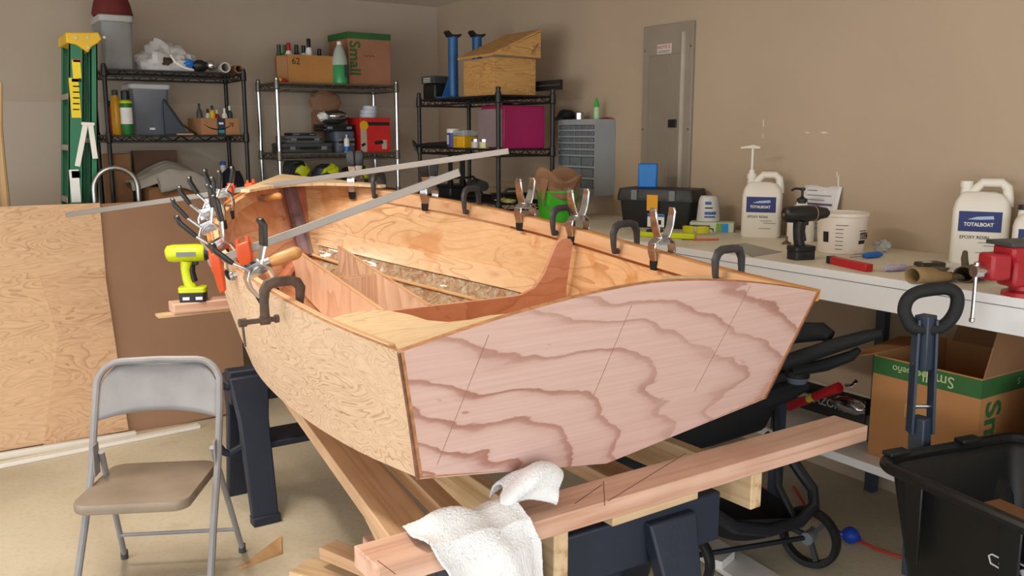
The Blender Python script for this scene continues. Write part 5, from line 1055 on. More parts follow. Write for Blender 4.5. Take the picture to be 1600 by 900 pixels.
# tub, glove box
q = onb(1113, 360, 0, .15); t = carton('glove_box', 'white and green glove carton under the white tub', q, (.20, .10, .045), mat('pale green carton', (198, 206, 180), .7), R(-50), cat='box')
quad('green_panel', (.02, -.0505, .002), (1, 0, 0), (0, 0, 1), .025, .04, mat('olive green print', (120, 160, 60), .6), t); quad('blue_panel', (.045, -.0505, .002), (1, 0, 0), (0, 0, 1), .03, .04, mat('sky blue print', (40, 140, 210), .6), t); quad('blue_panel', (.1003, -.045, .002), (0, 1, 0), (0, 0, 1), .03, .035, mat('sky blue print', (40, 140, 210), .6), t)
t = lathe_thing('white_tub', 'white printed tub standing on the glove carton', 'tub', (q.x-.01, q.y+.02, ZW+.0455), [('tub_body', [(.050, 0), (.054, .004), (.046, .095), (.042, .108), (.036, .118), (0, .118)], mat('tub white', (206, 206, 204), .45))], n=24)
for k, (z0, z1, ln) in enumerate(((.080, .094, .5), (.062, .068, .6), (.034, .048, .9), (.020, .028, .8))):
    r0, r1 = .0545-.0085*(z0/.095), .0545-.0085*(z1/.095); A0 = R(205); A1 = A0+R(70*ln)
    MB().grid(lambda u, v: Vector((math.cos(A0+(A1-A0)*u)*(r0+(r1-r0)*v), math.sin(A0+(A1-A0)*u)*(r0+(r1-r0)*v), z0+(z1-z0)*v)), 8, 1).build('print_band', mat('blue print', (48, 92, 160), .6) if k != 1 else M_ink, t)
# lime level and safety glasses
q = onb(1045, 372); t = thing('lime_tool', 'lime green plastic tool lying in front of the black toolbox', 'hand tool', q+Vector((0, .0, 0)), R(-62)); MB().bx(-.14, .12, -.018, .018, 0, .026).build('tool_body', M_lime, t, bevel=.006); MB().bx(-.10, -.03, -.020, .020, .022, .036).build('grip', M_black, t, bevel=.006)
q = onb(1088, 366); t = thing('safety_glasses', 'yellow lens safety glasses in front of the glove carton', 'glasses', q, R(-55))
for s in (-1, 1):
    MB().grid(lambda u, v: Vector((s*(.006+.055*u), -.03+.02*u*u, .004+.036*v)), 6, 4).build('lens', mat('yellow lens', (214, 206, 40), .15, alpha=.75), t, solid=.002)
    MB().tube([(s*.062, -.01, .03), (s*.066, .05, .02), (s*.058, .10, .006)], .003, 6).build('temple', M_black, t)
MB().tube([(-.062, -.012, .04), (0, -.033, .042), (.062, -.012, .04)], .003, 6).build('brow_bar', M_black, t)
q = onb(1105, 376); t = thing('utility_blade', 'slim orange handled tool beside the safety glasses', 'hand tool', q, R(-30)); MB().tube([(-.06, 0, .005), (.05, 0, .005)], .004, 6).build('handle', M_orange, t); MB().tube([(-.11, 0, .005), (-.06, 0, .005)], .002, 6).build('shaft', mat('dark red', (96, 30, 30), .5), t)
# jugs
M_jug = mat('white jug plastic', (226, 220, 208), .4, var=.02); M_lblue = mat('navy label', (30, 44, 106), .5)
def jug(label, loc, rotz, w_=.155, d_=.105, h=.255, pump=False, cap=M_jug, blue=M_lblue, word='EPOXY RESIN', wm=M_ink):
    t = thing('resin_jug', label, 'jug', loc, rotz)
    rr = lambda k, z, dx=0: [Vector((x*k+dx, y*k, z)) for x, y in rrect(-w_/2, w_/2, -d_/2, d_/2, .02, 4)]
    MB().loft([rr(.95, 0), rr(1, .006), rr(1, h*.66), rr(.985, h*.68), rr(.93, h*.76), rr(.72, h*.85, -.004), rr(.5, h*.875, -.01)]).build('jug_body', M_jug, t, smooth=45)
    x0 = -w_*.30
    nk = MB().cyl((x0, 0, h*.82), (x0, 0, h*.945), .019, .017).build('neck', M_jug, t)
    MB().cyl((x0, 0, h*.925), (x0, 0, h*1.0), .0205).build('cap', cap, t)
    hp_ = [(x0+.012, h*.80), (x0+.028, h*.90), (x0+.050, h*.985), (w_*.30, h*.985), (w_*.40, h*.93), (w_*.43, h*.80), (w_*.44, h*.70)]
    MB().tube([Vector((a, 0, z)) for a, z in hp_], [.018, .016, .0155, .0155, .0165, .017, .016], 12).build('handle', M_jug, t)
    if pump:
        MB().cyl((x0, 0, h*.99), (x0, 0, h*1.06), .015, .012).cyl((x0, 0, h*1.06), (x0, 0, h*1.40), .0055).build('pump_stem', M_jug, t); MB().tube([(x0-.052, 0, h*1.405), (x0-.02, 0, h*1.42), (x0, 0, h*1.425), (x0+.03, 0, h*1.41)], [.004, .006, .009, .005], 8).build('pump_head', M_jug, t)
    lw, lh = w_*.74, h*.245; y = -d_/2-.0003; lx = -w_*.38; lz = h*.40
    quad('navy_label', (lx, y, lz), (1, 0, 0), (0, 0, 1), lw, lh, blue, t)
    text('TOTALBOAT', lw*.128, (lx+lw*.13, y-.0008, lz+lh*.28), (1, 0, 0), (0, 0, 1), M_inkwhite, t, bold=.0006, sx=.92)
    MB().slab([Vector((lx+lw*a, y-.0012, lz+lh*c)) for a, c in ((.2, .60), (.42, .74), (.80, .80), (.82, .64), (.5, .60))], (0, -.0004, 0)).build('boat_emblem', mat('pale blue print', (170, 190, 225), .6), t, smooth=0)
    text(word, lw*.125, (lx+lw*.05, y-.0004, lz-lh*.36), (1, 0, 0), (0, 0, 1), wm, t, sx=.92)
    for k, (a, c) in enumerate(((.5, .55), (.62, .70), (.45, 1.05))): quad('label_line', (lx+lw*a, y-.0004, lz-lh*c), (1, 0, 0), (0, 0, 1), lw*.4, .0022, M_grey, t)
    return t
jug('white resin jug with a pump standing next to the glove carton', onb(1189, 362, 0, .125), R(-52), pump=True, w_=.168, h=.275)
jug('white resin jug without pump on the white paper', onb(1528, 400, .0008, .125), R(-62), w_=.18, h=.285)
jug('smaller white hardener jug with a black cap behind the red vise', onb(1618, 402, 0, .12), R(-62), w_=.15, h=.215, cap=M_black, word='HARDENER', wm=mat('red ink', (196, 60, 50), .6))
t = thing('hand_pump_bottle', 'white bottle with a black pump behind the black drill', 'bottle', onb(1250, 372, 0, .12), R(-50))
MB().loft([[Vector((x*k, y*k, z)) for x, y in rrect(-.055, .055, -.04, .04, .02, 4)] for k, z in ((.95, 0), (1, .005), (1, .11), (.75, .140), (.4, .155), (.38, .165))]).build('bottle_body', M_jug, t); MB().lathe([(.022, .160), (.022, .178), (.010, .184), (.005, .19), (.005, .212), (.011, .214), (.011, .224), (0, .226)], 16, c=(0, 0, 0)).tube([(0, 0, .219), (-.03, 0, .221), (-.045, 0, .212)], .005, 8).build('pump', M_black, t)
# leaning paper
pA = [PX(*p_, 3.17) for p_ in ((1246, 298), (1303, 290), (1306, 385), (1262, 388))]
t = thing('instruction_sheet', 'printed instruction sheet leaning on the wall behind the bucket', 'paper', onb(1275, 360), world=True)
y0, y1 = PX(1305, 340, 3.16).y, PX(1247, 340, 3.16).y; zt = PX(1290, 291, 3.19).z
def sheet_p(u, v): return Vector((3.13+.062*v+.01*math.sin(u*3), y1+(y0-y1)*u, ZW+.001+(zt-ZW)*v))
MB().grid(sheet_p, 8, 8).build('paper', mat('white paper', (222, 220, 222), .7), t, solid=.0006)
for k in range(9):
    v = .90-.085*k; ln = (.3, .8, .6, .9, .95, .5, .8, .7, .6)[k]; pA_ = sheet_p(.12, v)+Vector((-.0035, 0, 0)); dv = sheet_p(.12+.8*ln, v)+Vector((-.0035, 0, 0))-pA_
    quad('print_line', pA_, dv, (0, 0, 1), dv.length, .003 if k != 3 else .008, M_grey if k != 3 else mat('purple print', (92, 60, 110), .6), t)
# black drill, measuring bucket
t, s = drill('black cordless drill standing on the bench before the pump bottle', onb(1249, 405), R(-14), M_black, mat('black battery', (30, 30, 34), .4), .20)
MB().cyl(Vector((-.088, 0, .196))*s, Vector((-.0925, 0, .196))*s, .008*s).build('brass_button', mat('brass', (190, 160, 80), .3, .8), t); MB().cyl(Vector((.058, 0, .198))*s, Vector((.062, 0, .198))*s, .0352*s).build('tan_ring', mat('tan ring', (150, 120, 90), .5), t)
q = onb(1313, 394, 0, .13); t = thing('mixing_bucket', 'translucent white mixing bucket with a black scale and logo', 'bucket', q)
MB().lathe([(.080, 0), (.084, .004), (.092, .140), (.097, .142), (.097, .154), (.091, .155), (.082, .008), (0, .008)], 32).build('pail', mat('milky plastic', (226, 214, 200), .35, var=.03, sub=.0), t)
def wrap(a0, a1, z0, z1, m_, nm):
    MB().grid(lambda u, v: Vector((math.cos(R(a0+(a1-a0)*u))*(.0845+.008*(z0+(z1-z0)*v)/.14), math.sin(R(a0+(a1-a0)*u))*(.0845+.008*(z0+(z1-z0)*v)/.14), z0+(z1-z0)*v)), 8, 1).build(nm, m_, t)
for k in range(7): wrap(203, 203+(28 if k == 6 else 18), .020+.015*k, .0222+.015*k, M_ink, 'scale_mark')
wrap(262, 290, .040, .054, M_ink, 'logo_block'); wrap(262, 290, .088, .091, M_ink, 'logo_block'); wrap(170, 186, .045, .085, M_ink, 'logo_block')
aa = R(263); text('SYSTEM', .034, Vector((math.cos(aa), math.sin(aa), 0))*.0905+Vector((0, 0, .059)), (-math.sin(aa+.22), math.cos(aa+.22), 0), (0, 0, 1), M_ink, t, sx=.42, bold=.0012) 
# scraper, red tool, patterned handle, tape, gloves
t = thing('blue_scraper', 'blue handled scraper lying before the mixing bucket', 'hand tool', onb(1355, 404), R(-6)); MB().tube([(-.02, 0, .011), (0, 0, .012), (.05, 0, .012), (.075, 0, .010)], [.008, .011, .012, .006], 10).build('handle', M_blue, t); MB().box((-.05, 0, .010), (.07, .006, .003)).build('shaft', M_steel, t)
q0, q1 = onb(1296, 411), onb(1358, 425); t = thing('red_level', 'red torpedo level with a black end on the bench edge', 'level', (q0+q1)/2, math.atan2(q1.y-q0.y, q1.x-q0.x)); l_ = (q1-q0).length; MB().bx(-l_/2+.022, l_/2, -.015, .015, 0, .026).build('level_body', M_red, t, bevel=.003); MB().bx(-l_/2, -l_/2+.022, -.0155, .0155, 0, .0265).build('end_cap', M_black, t, bevel=.003)
t = thing('patterned_handle', 'tool with purple and white wrapped handle on the bench', 'hand tool', onb(1400, 424), R(-18)); MB().tube([(-.045, 0, .012), (-.03, 0, .012), (.035, 0, .012)], [.009, .012, .011], 10).build('wrapped_grip', ply('purple pattern', (206, 200, 220), (70, 44, 140), (1, 1, 1), bands=6, nscale=34, width=.5, dist=2), t); MB().tube([(.035, 0, .012), (.075, 0, .012)], .005, 8).build('shaft', M_steel, t)
q = onb(1452, 421); t = thing('tape_measure', 'dark brown tape box behind the gloves', 'box', q, R(-20)); MB().bx(-.045, .045, -.025, .025, 0, .026).build('case_body', mat('dark brown leather', (58, 46, 38), .5), t, bevel=.005); quad('paper_label', (-.03, -.015, .0262), (1, 0, 0), (0, 1, 0), .03, .02, M_inkwhite, t)
M_glove = mat('tan work glove', (150, 124, 84), .85, bump=.25, bscale=120); M_glove2 = mat('olive glove back', (92, 84, 66), .85, bump=.25, bscale=120)
for k, (px, py, rz, lb) in enumerate([(1458, 441, R(-12), 'tan and olive work glove lying nearest the bench edge'), (1523, 437, R(8), 'brown work glove with a raised finger next to the vise')]):
    q = onb(px, py); t = thing('work_glove', lb, 'glove', q, rz)
    n = 16; rings = []
    for x, ry, rz_, zc in ((-.085, .030, .024, .025), (-.05, .034, .024, .025), (-.01, .036, .022, .023), (.03, .034, .018, .019), (.055, .028, .014, .015)): rings.append([Vector((x, math.cos(2*math.pi*j/n)*ry*(1+.1*mnoise.noise(Vector((x*30, j, k)))), zc+math.sin(2*math.pi*j/n)*rz_)) for j in range(n)])
    MB().loft(rings, caps=False).build('palm', M_glove if k == 0 else mat('brown glove', (104, 86, 62), .85, bump=.2), t, solid=.003)
    for f in range(4): y_ = -.024+.016*f; ln = (.045, .06, .055, .04)[f]; MB().tube([(.045, y_, .016), (.045+ln*.6, y_*1.15, .018), (.045+ln, y_*1.2, .012)], [.010, .0095, .006], 8).build('finger', M_glove2, t)
    MB().tube([(.0, .028, .02), (.03, .048, .028+.03*k), (.06, .06, .03+.045*k)], [.012, .011, .008], 8).build('thumb', M_glove2, t)
    MB().blob((.01, 0, .040), (.09, .05, .014), .1, 2, 3).build('back_patch', M_glove2, t)
# white paper, plastic bag, metal bits
t = MB().slab([p_-onb(1500, 412) for p_ in (onb(1462, 412), onb(1500, 396), onb(1600, 402), onb(1575, 430), onb(1480, 424))], (0, 0, .0006)).build('paper_sheet', mat('white paper', (222, 220, 222), .7)); t.location = onb(1500, 412); tag(t, 'white paper sheet spread under the resin jug', 'paper')
t = MB().blob((0, 0, .022), (.06, .06, .046), .35, 3, 51, flat=-.021).build('clear_bag', M_clear, smooth=15); t.location = onb(1378, 394); tag(t, 'crumpled clear plastic bag right of the mixing bucket', 'plastic bag')
t = MB().slab([p_-onb(1185, 390) for p_ in (onb(1140, 384), onb(1165, 380), onb(1222, 394), onb(1175, 402))], (0, 0, .0012)).build('clear_sheet', mat('clear film', (190, 184, 168), .2, alpha=.5)); t.location = onb(1185, 390); tag(t, 'thin clear plastic sheet on the bench before the pump jug', 'plastic sheet')
t = thing('brass_bolt', 'small brass bolt standing beside the black drill', 'bolt', onb(1229, 382)); MB().lathe([(.016, 0), (.018, .008), (.008, .014), (.004, .018), (.004, .034), (0, .035)], 14).build('bolt', mat('dull brass', (120, 96, 60), .4, .5), t); MB().lathe([(.02, 0), (.02, .003)], 14).build('washer', M_steel, t)
# vise
q = onb(1578, 452); q = Vector((2.56, PX(1592, 460, 2.53).y, ZW)); t = thing('bench_vise', 'red bench vise clamped at the bench front edge', 'vise', q, R(-20))
M_vise = mat('red vise enamel', (168, 34, 44), .4)
MB().lathe([(.060, 0), (.060, .012), (.042, .018), (.042, .03)], 20).build('swivel_base', M_vise, t)
MB().loft([[Vector((x, y, z)) for x, y in ((-.07, -.035), (.07, -.035), (.07, .035), (-.07, .035))] if z < .11 else [Vector((x, y, z)) for x, y in ((-.085, -.04), (.06, -.04), (.06, .04), (-.085, .04))] for z in (.03, .06, .10, .115, .145)]).build('vise_body', M_vise, t, bevel=.008)
MB().bx(-.10, .05, -.05, .05, .145, .157).build('jaw', M_dgrey, t, bevel=.002)
MB().bx(-.14, -.075, -.03, .03, .05, .125).build('slide', M_vise, t, bevel=.008)
sc = MB().cyl((-.14, 0, .075), (-.175, 0, .075), .017).build('screw_head', M_chrome, t); MB().cyl((-.165, 0, .09), (-.165, .0, -.06), .0055).build('tommy_bar', M_chrome, sc); MB().lathe([(0, -.009), (.008, -.005), (.008, .005), (0, .009)], 10, (-.165, 0, -.062)).lathe([(0, -.009), (.008, -.005), (.008, .005), (0, .009)], 10, (-.165, 0, .094)).build('bar_ball', M_chrome, sc)
# ================================================================ UNDER AND IN FRONT OF THE BENCH
ZS = .375
# open moving box on the lower shelf
xb = 2.60; yF, yN = PX(1360, 640, xb).y, PX(1531, 640, xb).y; zt = PX(1445, 572, xb).z; dX = .42
t = thing('moving_box', 'open moving box with a green stripe, printed upside down, under the bench', 'box', (xb+dX/2, (yF+yN)/2, ZS), world=True)
M_mbox = mat('moving box brown', (176, 124, 76), .85, var=.05)
w_ = .004
MB().bx(xb, xb+dX, yN, yF, ZS, ZS+w_).bx(xb, xb+w_, yN, yF, ZS+w_, zt).bx(xb+dX-w_, xb+dX, yN, yF, ZS+w_, zt).bx(xb+w_, xb+dX-w_, yN, yN+w_, ZS+w_, zt).bx(xb+w_, xb+dX-w_, yF-w_, yF, ZS+w_, zt).build('carton_body', M_mbox, t)
st = .062
quad('green_stripe', (xb, yF, zt-st), (0, -1, 0), (0, 0, 1), yF-yN, st-.004, M_green, t); quad('green_stripe', (xb, yN, zt-st), (1, 0, 0), (0, 0, 1), dX, st-.004, M_green, t)
M_pg = mat('pale print on green', (186, 200, 150), .7)
text('Small', .052, (xb, yN+.085, zt-.016), (0, 1, 0), (0, 0, -1), M_pg, t); text('pequeño', .034, (xb, yF-.19, zt-.020), (0, 1, 0), (0, 0, -1), M_pg, t)
text('Small', .115, (xb+.055, yN, zt-st-.23), (0, 0, 1), (-1, 0, 0), M_green, t, bold=.003, align='LEFT') if 0 else text('Small', .115, (xb+.035, yN-.0003, zt-st-.015), (0, 0, -1), (1, 0, 0), M_green, t, bold=.003)
text('S', .03, (xb+.2, yN-.0006, zt-.045), (1, 0, 0), (0, 0, 1), M_pg, t)
quad('bare_patch', (xb, (yF+yN)/2+.06, zt-st-.12), (0, -1, 0), (0, 0, 1), .085, .045, mat('torn cardboard', (196, 150, 106), .9), t)
def flap(pts, nm='flap'): MB().slab(pts, (.0, .0, .004)).build(nm, M_mbox, t)
MB().slab([(xb, yF, zt), (xb+dX, yF, zt), (xb+dX*.9, yF+.16, zt-.02), (xb+.04, yF+.15, zt-.05)], (0, .002, .004)).build('flap', M_mbox, t)
MB().slab([(xb+.01, yN, zt), (xb+dX, yN, zt), (xb+dX, yN-.02, zt+.15), (xb+.03, yN-.02, zt+.15)], (0, .004, 0)).build('flap', M_card2, t)
MB().slab([(xb+dX, yN+.02, zt), (xb+dX, yF-.02, zt), (xb+dX+.06, yF-.02, zt+.10), (xb+dX+.06, yN+.02, zt+.10)], (.004, 0, 0)).build('flap', M_card2, t)
# second box further right
t = carton('cardboard_box', 'plain cardboard box under the bench behind the black cart', (2.86, yN-.30, ZS), (.40, .36, .34), M_card2, 0)
# scooter lying on the lower shelf
sx = 2.66
t = thing('kick_scooter', 'kick scooter with red grips lying on the lower bench shelf', 'scooter', (sx, 2.35, ZS), world=True)
M_deck = mat('black scooter deck', (36, 34, 32), .5)
dk0, dk1 = PX(1255, 652, sx), PX(1352, 640, sx)
dzc = ZS+.10; dya, dyb = PX(1352, 640, sx+.03).y, PX(1215, 650, sx+.03).y
MB().bx(sx+.03, sx+.07, dya, dyb, dzc-.05, dzc+.05).build('deck', M_deck, t, bevel=.006)
q = PX(1278, 632, sx+.028); text('RAZOR', .042, (sx+.03, q.y+.045, dzc-.010), (0, -1, 0), (0, 0, 1), mat('silver print', (190, 186, 178), .35, .5), t, bold=.001)
for y in (dya-.01, dyb+.05): MB().lathe([(0, -.012), (.03, -.012), (.048, -.008), (.048, .008), (.03, .012), (0, .012)], 20).xf(Matrix.Translation((sx+.05, y, ZS+.0485)) @ Matrix.Rotation(R(90), 4, 'Y')).build('wheel', M_dgrey, t)
MB().blob((sx+.02, dya+.06, dzc+.02), (.03, .14, .06), .15, 2, 3).build('fender', M_chrome, t)
g0, g1 = PX(1232, 635, sx-.03), PX(1312, 605, sx-.03)
d_ = (g1-g0); MB().tube([g0, g0+d_*.40], [.018, .017], 12).build('grip', M_red, t); MB().tube([g0+d_*.52, g1], [.016, .019], 12).build('grip', M_red, t); MB().tube([g0+d_*.38, g0+d_*.54], .014, 10).build('bar', mat('yellow sleeve', (206, 190, 60), .4), t)
MB().tube([g0+d_*.45, Vector((sx+.03, g0.y+.12, dzc+.01)), Vector((sx+.05, dyb+.03, dzc))], .014, 10).build('steering_tube', M_chrome, t)
MB().tube([g1+d_*.10, g1+d_*.22+Vector((0, 0, -.01)), g1+d_*.30], .006, 8).build('bracket', M_chrome, t)
# -------- garden cart
ZT = .60
M_poly = mat('black poly', (13, 15, 16), .42, var=.1)
A_ = PZ(1372, 722, ZT); B_ = PZ(1645, 842, ZT); d_ = (B_-A_); d_.z = 0; d_.normalize(); n_ = Vector((-d_.y, d_.x, 0))
if n_.x < 0: n_ = -n_
ang = math.atan2(d_.y, d_.x)
t = thing('garden_cart', 'black poly dump cart with a slate blue pull handle', 'cart', (A_.x, A_.y, 0), world=True)
LT, WT = .80, .52
def ring(k, z, r_=.06, off=0):
    P_ = rrect(-off, LT+off, -off, WT+off, r_+off, 6); cx, cy = LT/2, WT/2
    return [A_*1+Vector((0, 0, z-ZT))+d_*(cx+(x-cx)*k)+n_*(cy+(y-cy)*k) for x, y in P_]
MB().loft([ring(.80, .30), ring(.84, .285), ring(.97, ZT-.02), ring(1.0, ZT-.004), ring(.985, ZT-.004), ring(.95, ZT-.02), ring(.80, .305), ring(.3, .305)]).build('tub', M_poly, t, smooth=50)
tp = ring(1.0, ZT, .06, .006); MB().tube(tp, .016, 10, closed=True).build('rim', M_poly, t)
for k in (.16, .5, .84):
    p = A_+d_*LT*k; MB().slab([p-d_*.03-n_*.008+Vector((0, 0, -.005)), p+d_*.03-n_*.008+Vector((0, 0, -.005)), p+d_*.02+n_*.006+Vector((0, 0, -.22)), p-d_*.02+n_*.006+Vector((0, 0, -.22))], -n_*.006).build('rib', M_poly, t, bevel=.003)
for k in (.12, .62):
    p = A_+n_*WT*k-d_*.0; MB().beam(p-n_*.035+Vector((0, 0, .018)), p+n_*.035+Vector((0, 0, .018)), .035, .012).build('rim_clip', M_black, t, bevel=.003)
cz = .28
MB().beam(A_+d_*.12+n_*WT*.5+Vector((0, 0, cz-.02-ZT)), A_+d_*(LT-.12)+n_*WT*.5+Vector((0, 0, cz-.02-ZT)), .06, .04).build('chassis', M_slate, t)
for k in (.16, .84):
    for s in (.10, .90):
        c = A_+d_*LT*k+n_*WT*s; c.z = .11
        wh = MB().lathe([(0, -.03), (.06, -.03), (.10, -.028), (.11, -.015), (.11, .015), (.10, .028), (.06, .03), (0, .03)], 24).xf(Matrix.Translation(c) @ Matrix.Rotation(ang, 4, 'Z') @ Matrix.Rotation(R(90), 4, 'X')).build('wheel', M_black, t)
    MB().beam(A_+d_*LT*k+n_*WT*.10+Vector((0, 0, .11-ZT)), A_+d_*LT*k+n_*WT*.90+Vector((0, 0, .11-ZT)), .02, .02).build('axle', M_slate, t)
    MB().beam(A_+d_*LT*k+n_*WT*.5+Vector((0, 0, .11-ZT)), A_+d_*LT*k+n_*WT*.5+Vector((0, 0, cz-.03-ZT)), .05, .05, up=(1, 0, 0)).build('axle_post', M_slate, t)
# decal on the tub side (grey outlined emblem)
def onside(px, py): p0_ = A_-n_*.004; p0_.z = .45; return PP(px, py, p0_, (n_*1.0+Vector((0, 0, -.32))).normalized())
# pull handle: upright in front of the tub's narrow end
hd = 2.55
hb0, hb1 = PD(1440, 705, 2.62), PD(1448, 490, 2.55)
hx = A_+n_*WT*.45-d_*.07
ht = PD(1447, 492, depth(hx+Vector((0, 0, .35))))
hb = Vector((hx.x, hx.y, .20)); ht = Vector((ht.x, ht.y, ht.z))
MB().beam(hb, hb.lerp(ht, .62), .046, .040, up=(1, 0, 0)).build('handle_lower_tube', M_slate, t, bevel=.003)
for s in (-1, 1): MB().beam(hb.lerp(ht, .56)+_r*.029*s, ht+_r*.024*s+Vector((0, 0, -.01)), .008, .040, up=_f).build('handle_bracket', M_slate, t, bevel=.002)
MB().beam(hb.lerp(ht, .80), ht, .042, .042, up=(1, 0, 0)).build('handle_upper_tube', M_slate, t, bevel=.003)
for k in (.66, .82, .95): MB().cyl(hb.lerp(ht, k)-_r*.032-_f*.0, hb.lerp(ht, k)+_r*.034, .006, n=8).build('bolt', M_steel, t)
MB().beam(hb+Vector((0, 0, .02)), A_+d_*.16+n_*WT*.5+Vector((0, 0, cz-.02-ZT)), .04, .03).build('tow_bar', M_slate, t)
dd = depth(ht)
loop = [PD(*p, dd) for p in [(1418, 500), (1413, 485), (1418, 468), (1433, 457), (1460, 452), (1480, 451), (1493, 458), (1496, 472), (1491, 490), (1478, 506), (1460, 514), (1436, 514), (1424, 510)]]
lp = [Vector(k_) for k_ in smooth_keys([tuple(q_) for q_ in loop[-2:]+loop+loop[:3]], 5)]; lp = lp[10:10+5*len(loop)]
MB().tube(lp, .018, 12, closed=True).build('d_grip', M_foam, t)
# decal as a flat emblem on the tub flank
fl = (ring(.80, .30)[0]-ring(.97, ZT-.02)[0])
p0_ = A_+d_*LT*.3; q0_ = Vector((p0_.x, p0_.y, ZT-.02))+n_*(WT*.015); q1_ = Vector((p0_.x, p0_.y, .285))+n_*(WT*.08)
nv = d_.cross(q1_-q0_).normalized()
if nv.dot(n_) > 0: nv = -nv
M_dec = mat('white decal', (206, 208, 212), .5); M_dec2 = mat('grey decal', (70, 76, 96), .5)
oo = [PP(px, py, q0_+nv*.002, nv) for px, py in [(1545, 868), (1550, 866), (1570, 876), (1582, 874), (1600, 884), (1625, 892), (1620, 910), (1590, 905), (1565, 890), (1548, 880)]]
MB().tube(oo, .0022, 6, closed=True).build('decal_outline', M_dec, t)
for px, py, r_ in ((1568, 884, .010), (1585, 890, .013), (1602, 897, .010)):
    c = PP(px, py, q0_+nv*.0015, nv); MB().slab([c+d_*r_*1.3*math.cos(R(a))+nv.cross(d_)*r_*math.sin(R(a)) for a in range(0, 360, 30)], nv*.001).build('decal_shape', M_dec if px != 1585 else M_dec2, t, smooth=0)
# contents of the cart
cin = A_+d_*.34+n_*.30; t2 = thing('spare_wheel', 'black knobby wheel lying in the dump cart', 'wheel', PZ(1514, 778, .42), rot=(R(70), 0, ang+R(10)))
prof = [(.045, -.035), (.09, -.038), (.112, -.028), (.118, 0), (.112, .028), (.09, .038), (.045, .035)]
MB().lathe(prof, 28).build('tyre', mat('knobby rubber', (34, 34, 32), .8, bump=.8, bscale=70), t2); MB().lathe([(.0, -.03), (.046, -.03), (.046, .03), (0, .03)], 18).build('hub', M_dgrey, t2)
cin = A_+d_*.52+n_*.16; t2 = thing('red_hook', 'red plastic hook inside the dump cart', 'hook', Vector((PZ(1545, 800, .45).x, PZ(1545, 800, .45).y, .3055))); MB().tube([(0, 0, .0), (0, 0, .12), (.012, 0, .15), (.035, 0, .15), (.042, 0, .13)], .012, 10).build('hook_body', M_red, t2); MB().bx(-.03, .03, -.03, .03, 0, .012).build('foot', M_red, t2)
cin = A_+d_*.62+n_*.22; t2 = carton('cardboard_piece', 'flat cardboard carton lying in the dump cart', Vector((PZ(1585, 805, .47).x, PZ(1585, 805, .47).y, .3055)), (.17, .10, .17), M_card2, ang)
# -------- stroller
t = thing('stroller', 'black folded stroller wedged between boat and bench', 'stroller', (2.2, 1.9, 0), world=True)
wc = PZ(1262, 884, 0); wc.z = .105; M_frame2 = mat('satin black tube', (28, 32, 40), .4)
wax = Vector((-.97, -.25, 0)).normalized()
WR = .100
def wheel(c, nm='wheel'):
    Mx = Matrix.Translation(c) @ Matrix.Rotation(math.atan2(wax.y, wax.x), 4, 'Z') @ Matrix.Rotation(R(90), 4, 'Y')
    o = MB().loft([[Vector(((WR+dx*.016)*math.cos(a), (WR+dx*.016)*math.sin(a), dz*.016)) for a in np.linspace(0, 2*math.pi, 32, endpoint=False)] for dx, dz in ((-1, -1), (0, -1.2), (.4, -.6), (.4, .6), (0, 1.2), (-1, 1))], closed=True).xf(Mx).build(nm, M_black, t)
    for k in range(3): MB().beam(Mx @ Vector((0, 0, 0)), Mx @ Vector((WR*.92*math.cos(R(120*k+20)), WR*.92*math.sin(R(120*k+20)), 0)), .016, .014, up=wax).build('spoke', M_dgrey, o)
    MB().cyl(Mx @ Vector((0, 0, -.024)), Mx @ Vector((0, 0, .024)), .022).build('hub', M_grey, o)
wheel(wc); w2 = wc+Vector((-.46, .12, 0)); wheel(w2)
MB().slab([wc-wax*.03+Vector((0, 0, -.02)), wc-wax*.03+Vector((.02, .03, .01)), wc-wax*.03+Vector((-.02, -.02, .03))], -wax*.012).build('brake_pedal', M_grey, t)
dS = depth(wc)
def sp(px, py, D): return PD(px, py, D)
# lower basket frame loop and rear strut
MB().tube([sp(1110, 800, dS-.25), sp(1150, 825, dS-.2), sp(1200, 830, dS-.12), sp(1250, 815, dS-.06), sp(1272, 790, dS-.03), sp(1270, 765, dS), sp(1235, 715, dS+.06), sp(1195, 680, dS+.12)], .020, 10).build('basket_frame', M_frame2, t)
MB().tube([sp(1212, 640, dS+.16), sp(1216, 760, dS+.05), wc+Vector((-.03, .02, .03))], [.013, .014, .013], 10).build('rear_strut', M_frame2, t)
MB().tube([wc, w2], .009, 8).build('axle', M_frame2, t)
MB().tube([sp(1110, 800, dS-.25), w2+Vector((.02, 0, .02))], .012, 8).build('side_strut', M_frame2, t)
def basket(u, v):
    a, b_ = sp(1120, 805, dS-.2), sp(1262, 800, dS-.04); p = a.lerp(b_, u); q_ = p+Vector((.05, .28, .02)); r_ = p.lerp(q_, v); r_.z -= .13*math.sin(math.pi*min(1, max(0, v)))**.5*math.sin(math.pi*u)**.4+.02; return r_
MB().grid(basket, 14, 10).build('basket', M_blackmat, t, solid=.003)
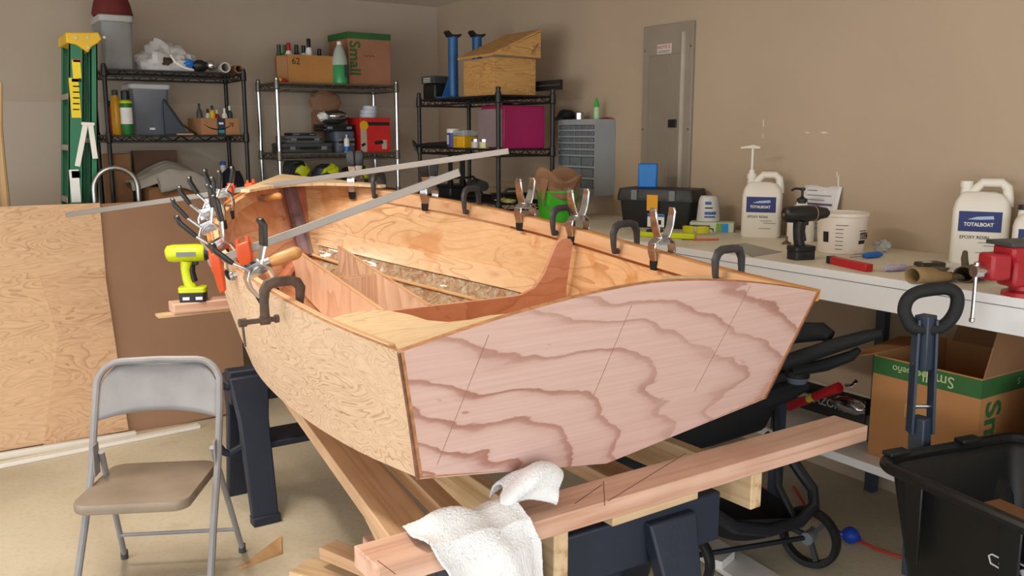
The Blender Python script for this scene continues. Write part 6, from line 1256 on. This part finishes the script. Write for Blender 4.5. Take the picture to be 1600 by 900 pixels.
# seat body, bumper bars, cup
MB().tube([sp(1020, 690, dS+.02), sp(1100, 660, dS+.10), sp(1170, 640, dS+.18), sp(1195, 600, dS+.2), sp(1215, 565, dS+.22)], [.06, .085, .085, .07, .05], 14).build('seat_fabric', M_blackmat, t)
MB().tube([sp(960, 735, dS-.05), sp(1000, 715, dS-.02), sp(1060, 690, dS+.06)], [.05, .07, .06], 12).build('seat_base', M_blackmat, t)
MB().tube([sp(1175, 578, dS+.04), sp(1240, 562, dS), sp(1310, 538, dS-.06), sp(1355, 525, dS-.1), sp(1378, 520, dS-.12)], [.022, .027, .025, .021, .016], 12).build('bumper_bar', M_foam, t)
MB().tube([sp(1200, 530, dS+.06), sp(1240, 520, dS+.04), sp(1285, 518, dS+.0), sp(1298, 526, dS-.02)], [.036, .038, .032, .022], 12).build('headrest', M_blackmat, t)
MB().tube([sp(1240, 580, dS+.02), sp(1290, 570, dS-.02), sp(1330, 556, dS-.06), sp(1342, 546, dS-.08)], [.020, .022, .018, .010], 10).build('arm_pad', M_blackmat, t)
cp = sp(1245, 598, dS+.05); MB().lathe([(.030, 0), (.036, .012), (.040, .022)], 18, cp).build('cup', mat('blue grey plastic', (96, 106, 124), .4), t); MB().lathe([(.041, .022), (.043, .045), (.038, .05)], 18, cp).build('cup_rim', M_black, t)
MB().tube([sp(1180, 600, dS+.10), cp+Vector((0, 0, .03))], .016, 8).build('cup_arm', M_black, t)
MB().tube([sp(1150, 640, dS+.15), sp(1230, 612, dS+.14), sp(1262, 600, dS+.12)], [.05, .035, .02], 10).build('seat_side', M_blackmat, t)
# -------- floor bits: cord, ball pump, red strap, blue can
t = MB().tube([PZ(px, py, .006) for px, py in [(1240, 760), (1265, 800), (1300, 826), (1330, 838), (1365, 856), (1400, 868), (1440, 878), (1490, 884)]], .005, 8).build('extension_cord', mat('red cord', (206, 52, 40), .5)); tag(t, 'thin red extension cord running to the black cart', 'cord')
t = thing('cord_plug', 'blue plastic ball ended plug on the red cord', 'plug', PZ(1328, 848, 0), R(-40)); MB().blob((0, 0, .030), (.062, .062, .060), .03, 2, 1).build('ball', mat('royal blue', (24, 72, 190), .4), t); MB().tube([(-.06, .01, .030), (-.025, .0, .03)], .010, 8).build('stem', mat('royal blue', (24, 72, 190), .4), t); MB().tube([(.026, 0, .028), (.034, .006, .012)], .008, 8).build('lip', mat('royal blue', (24, 72, 190), .4), t)
t = lathe_thing('blue_can', 'royal blue can on the floor behind the near sawhorse', 'can', PZ(1170, 815, 0), [('can_body', [(.045, 0), (.048, .004), (.048, .11), (.044, .114), (0, .114)], mat('royal blue', (24, 72, 190), .4)), ('lid', [(.04, .114), (.04, .12), (0, .121)], M_steel)])
t = MB().tube([PZ(px, py, .02) for px, py in [(1170, 770), (1190, 762), (1205, 768), (1195, 782), (1178, 778), (1188, 770), (1210, 790)]], .006, 8).build('red_strap', mat('red webbing', (160, 52, 40), .7)); tag(t, 'tangled red strap on the floor under the stroller', 'strap')
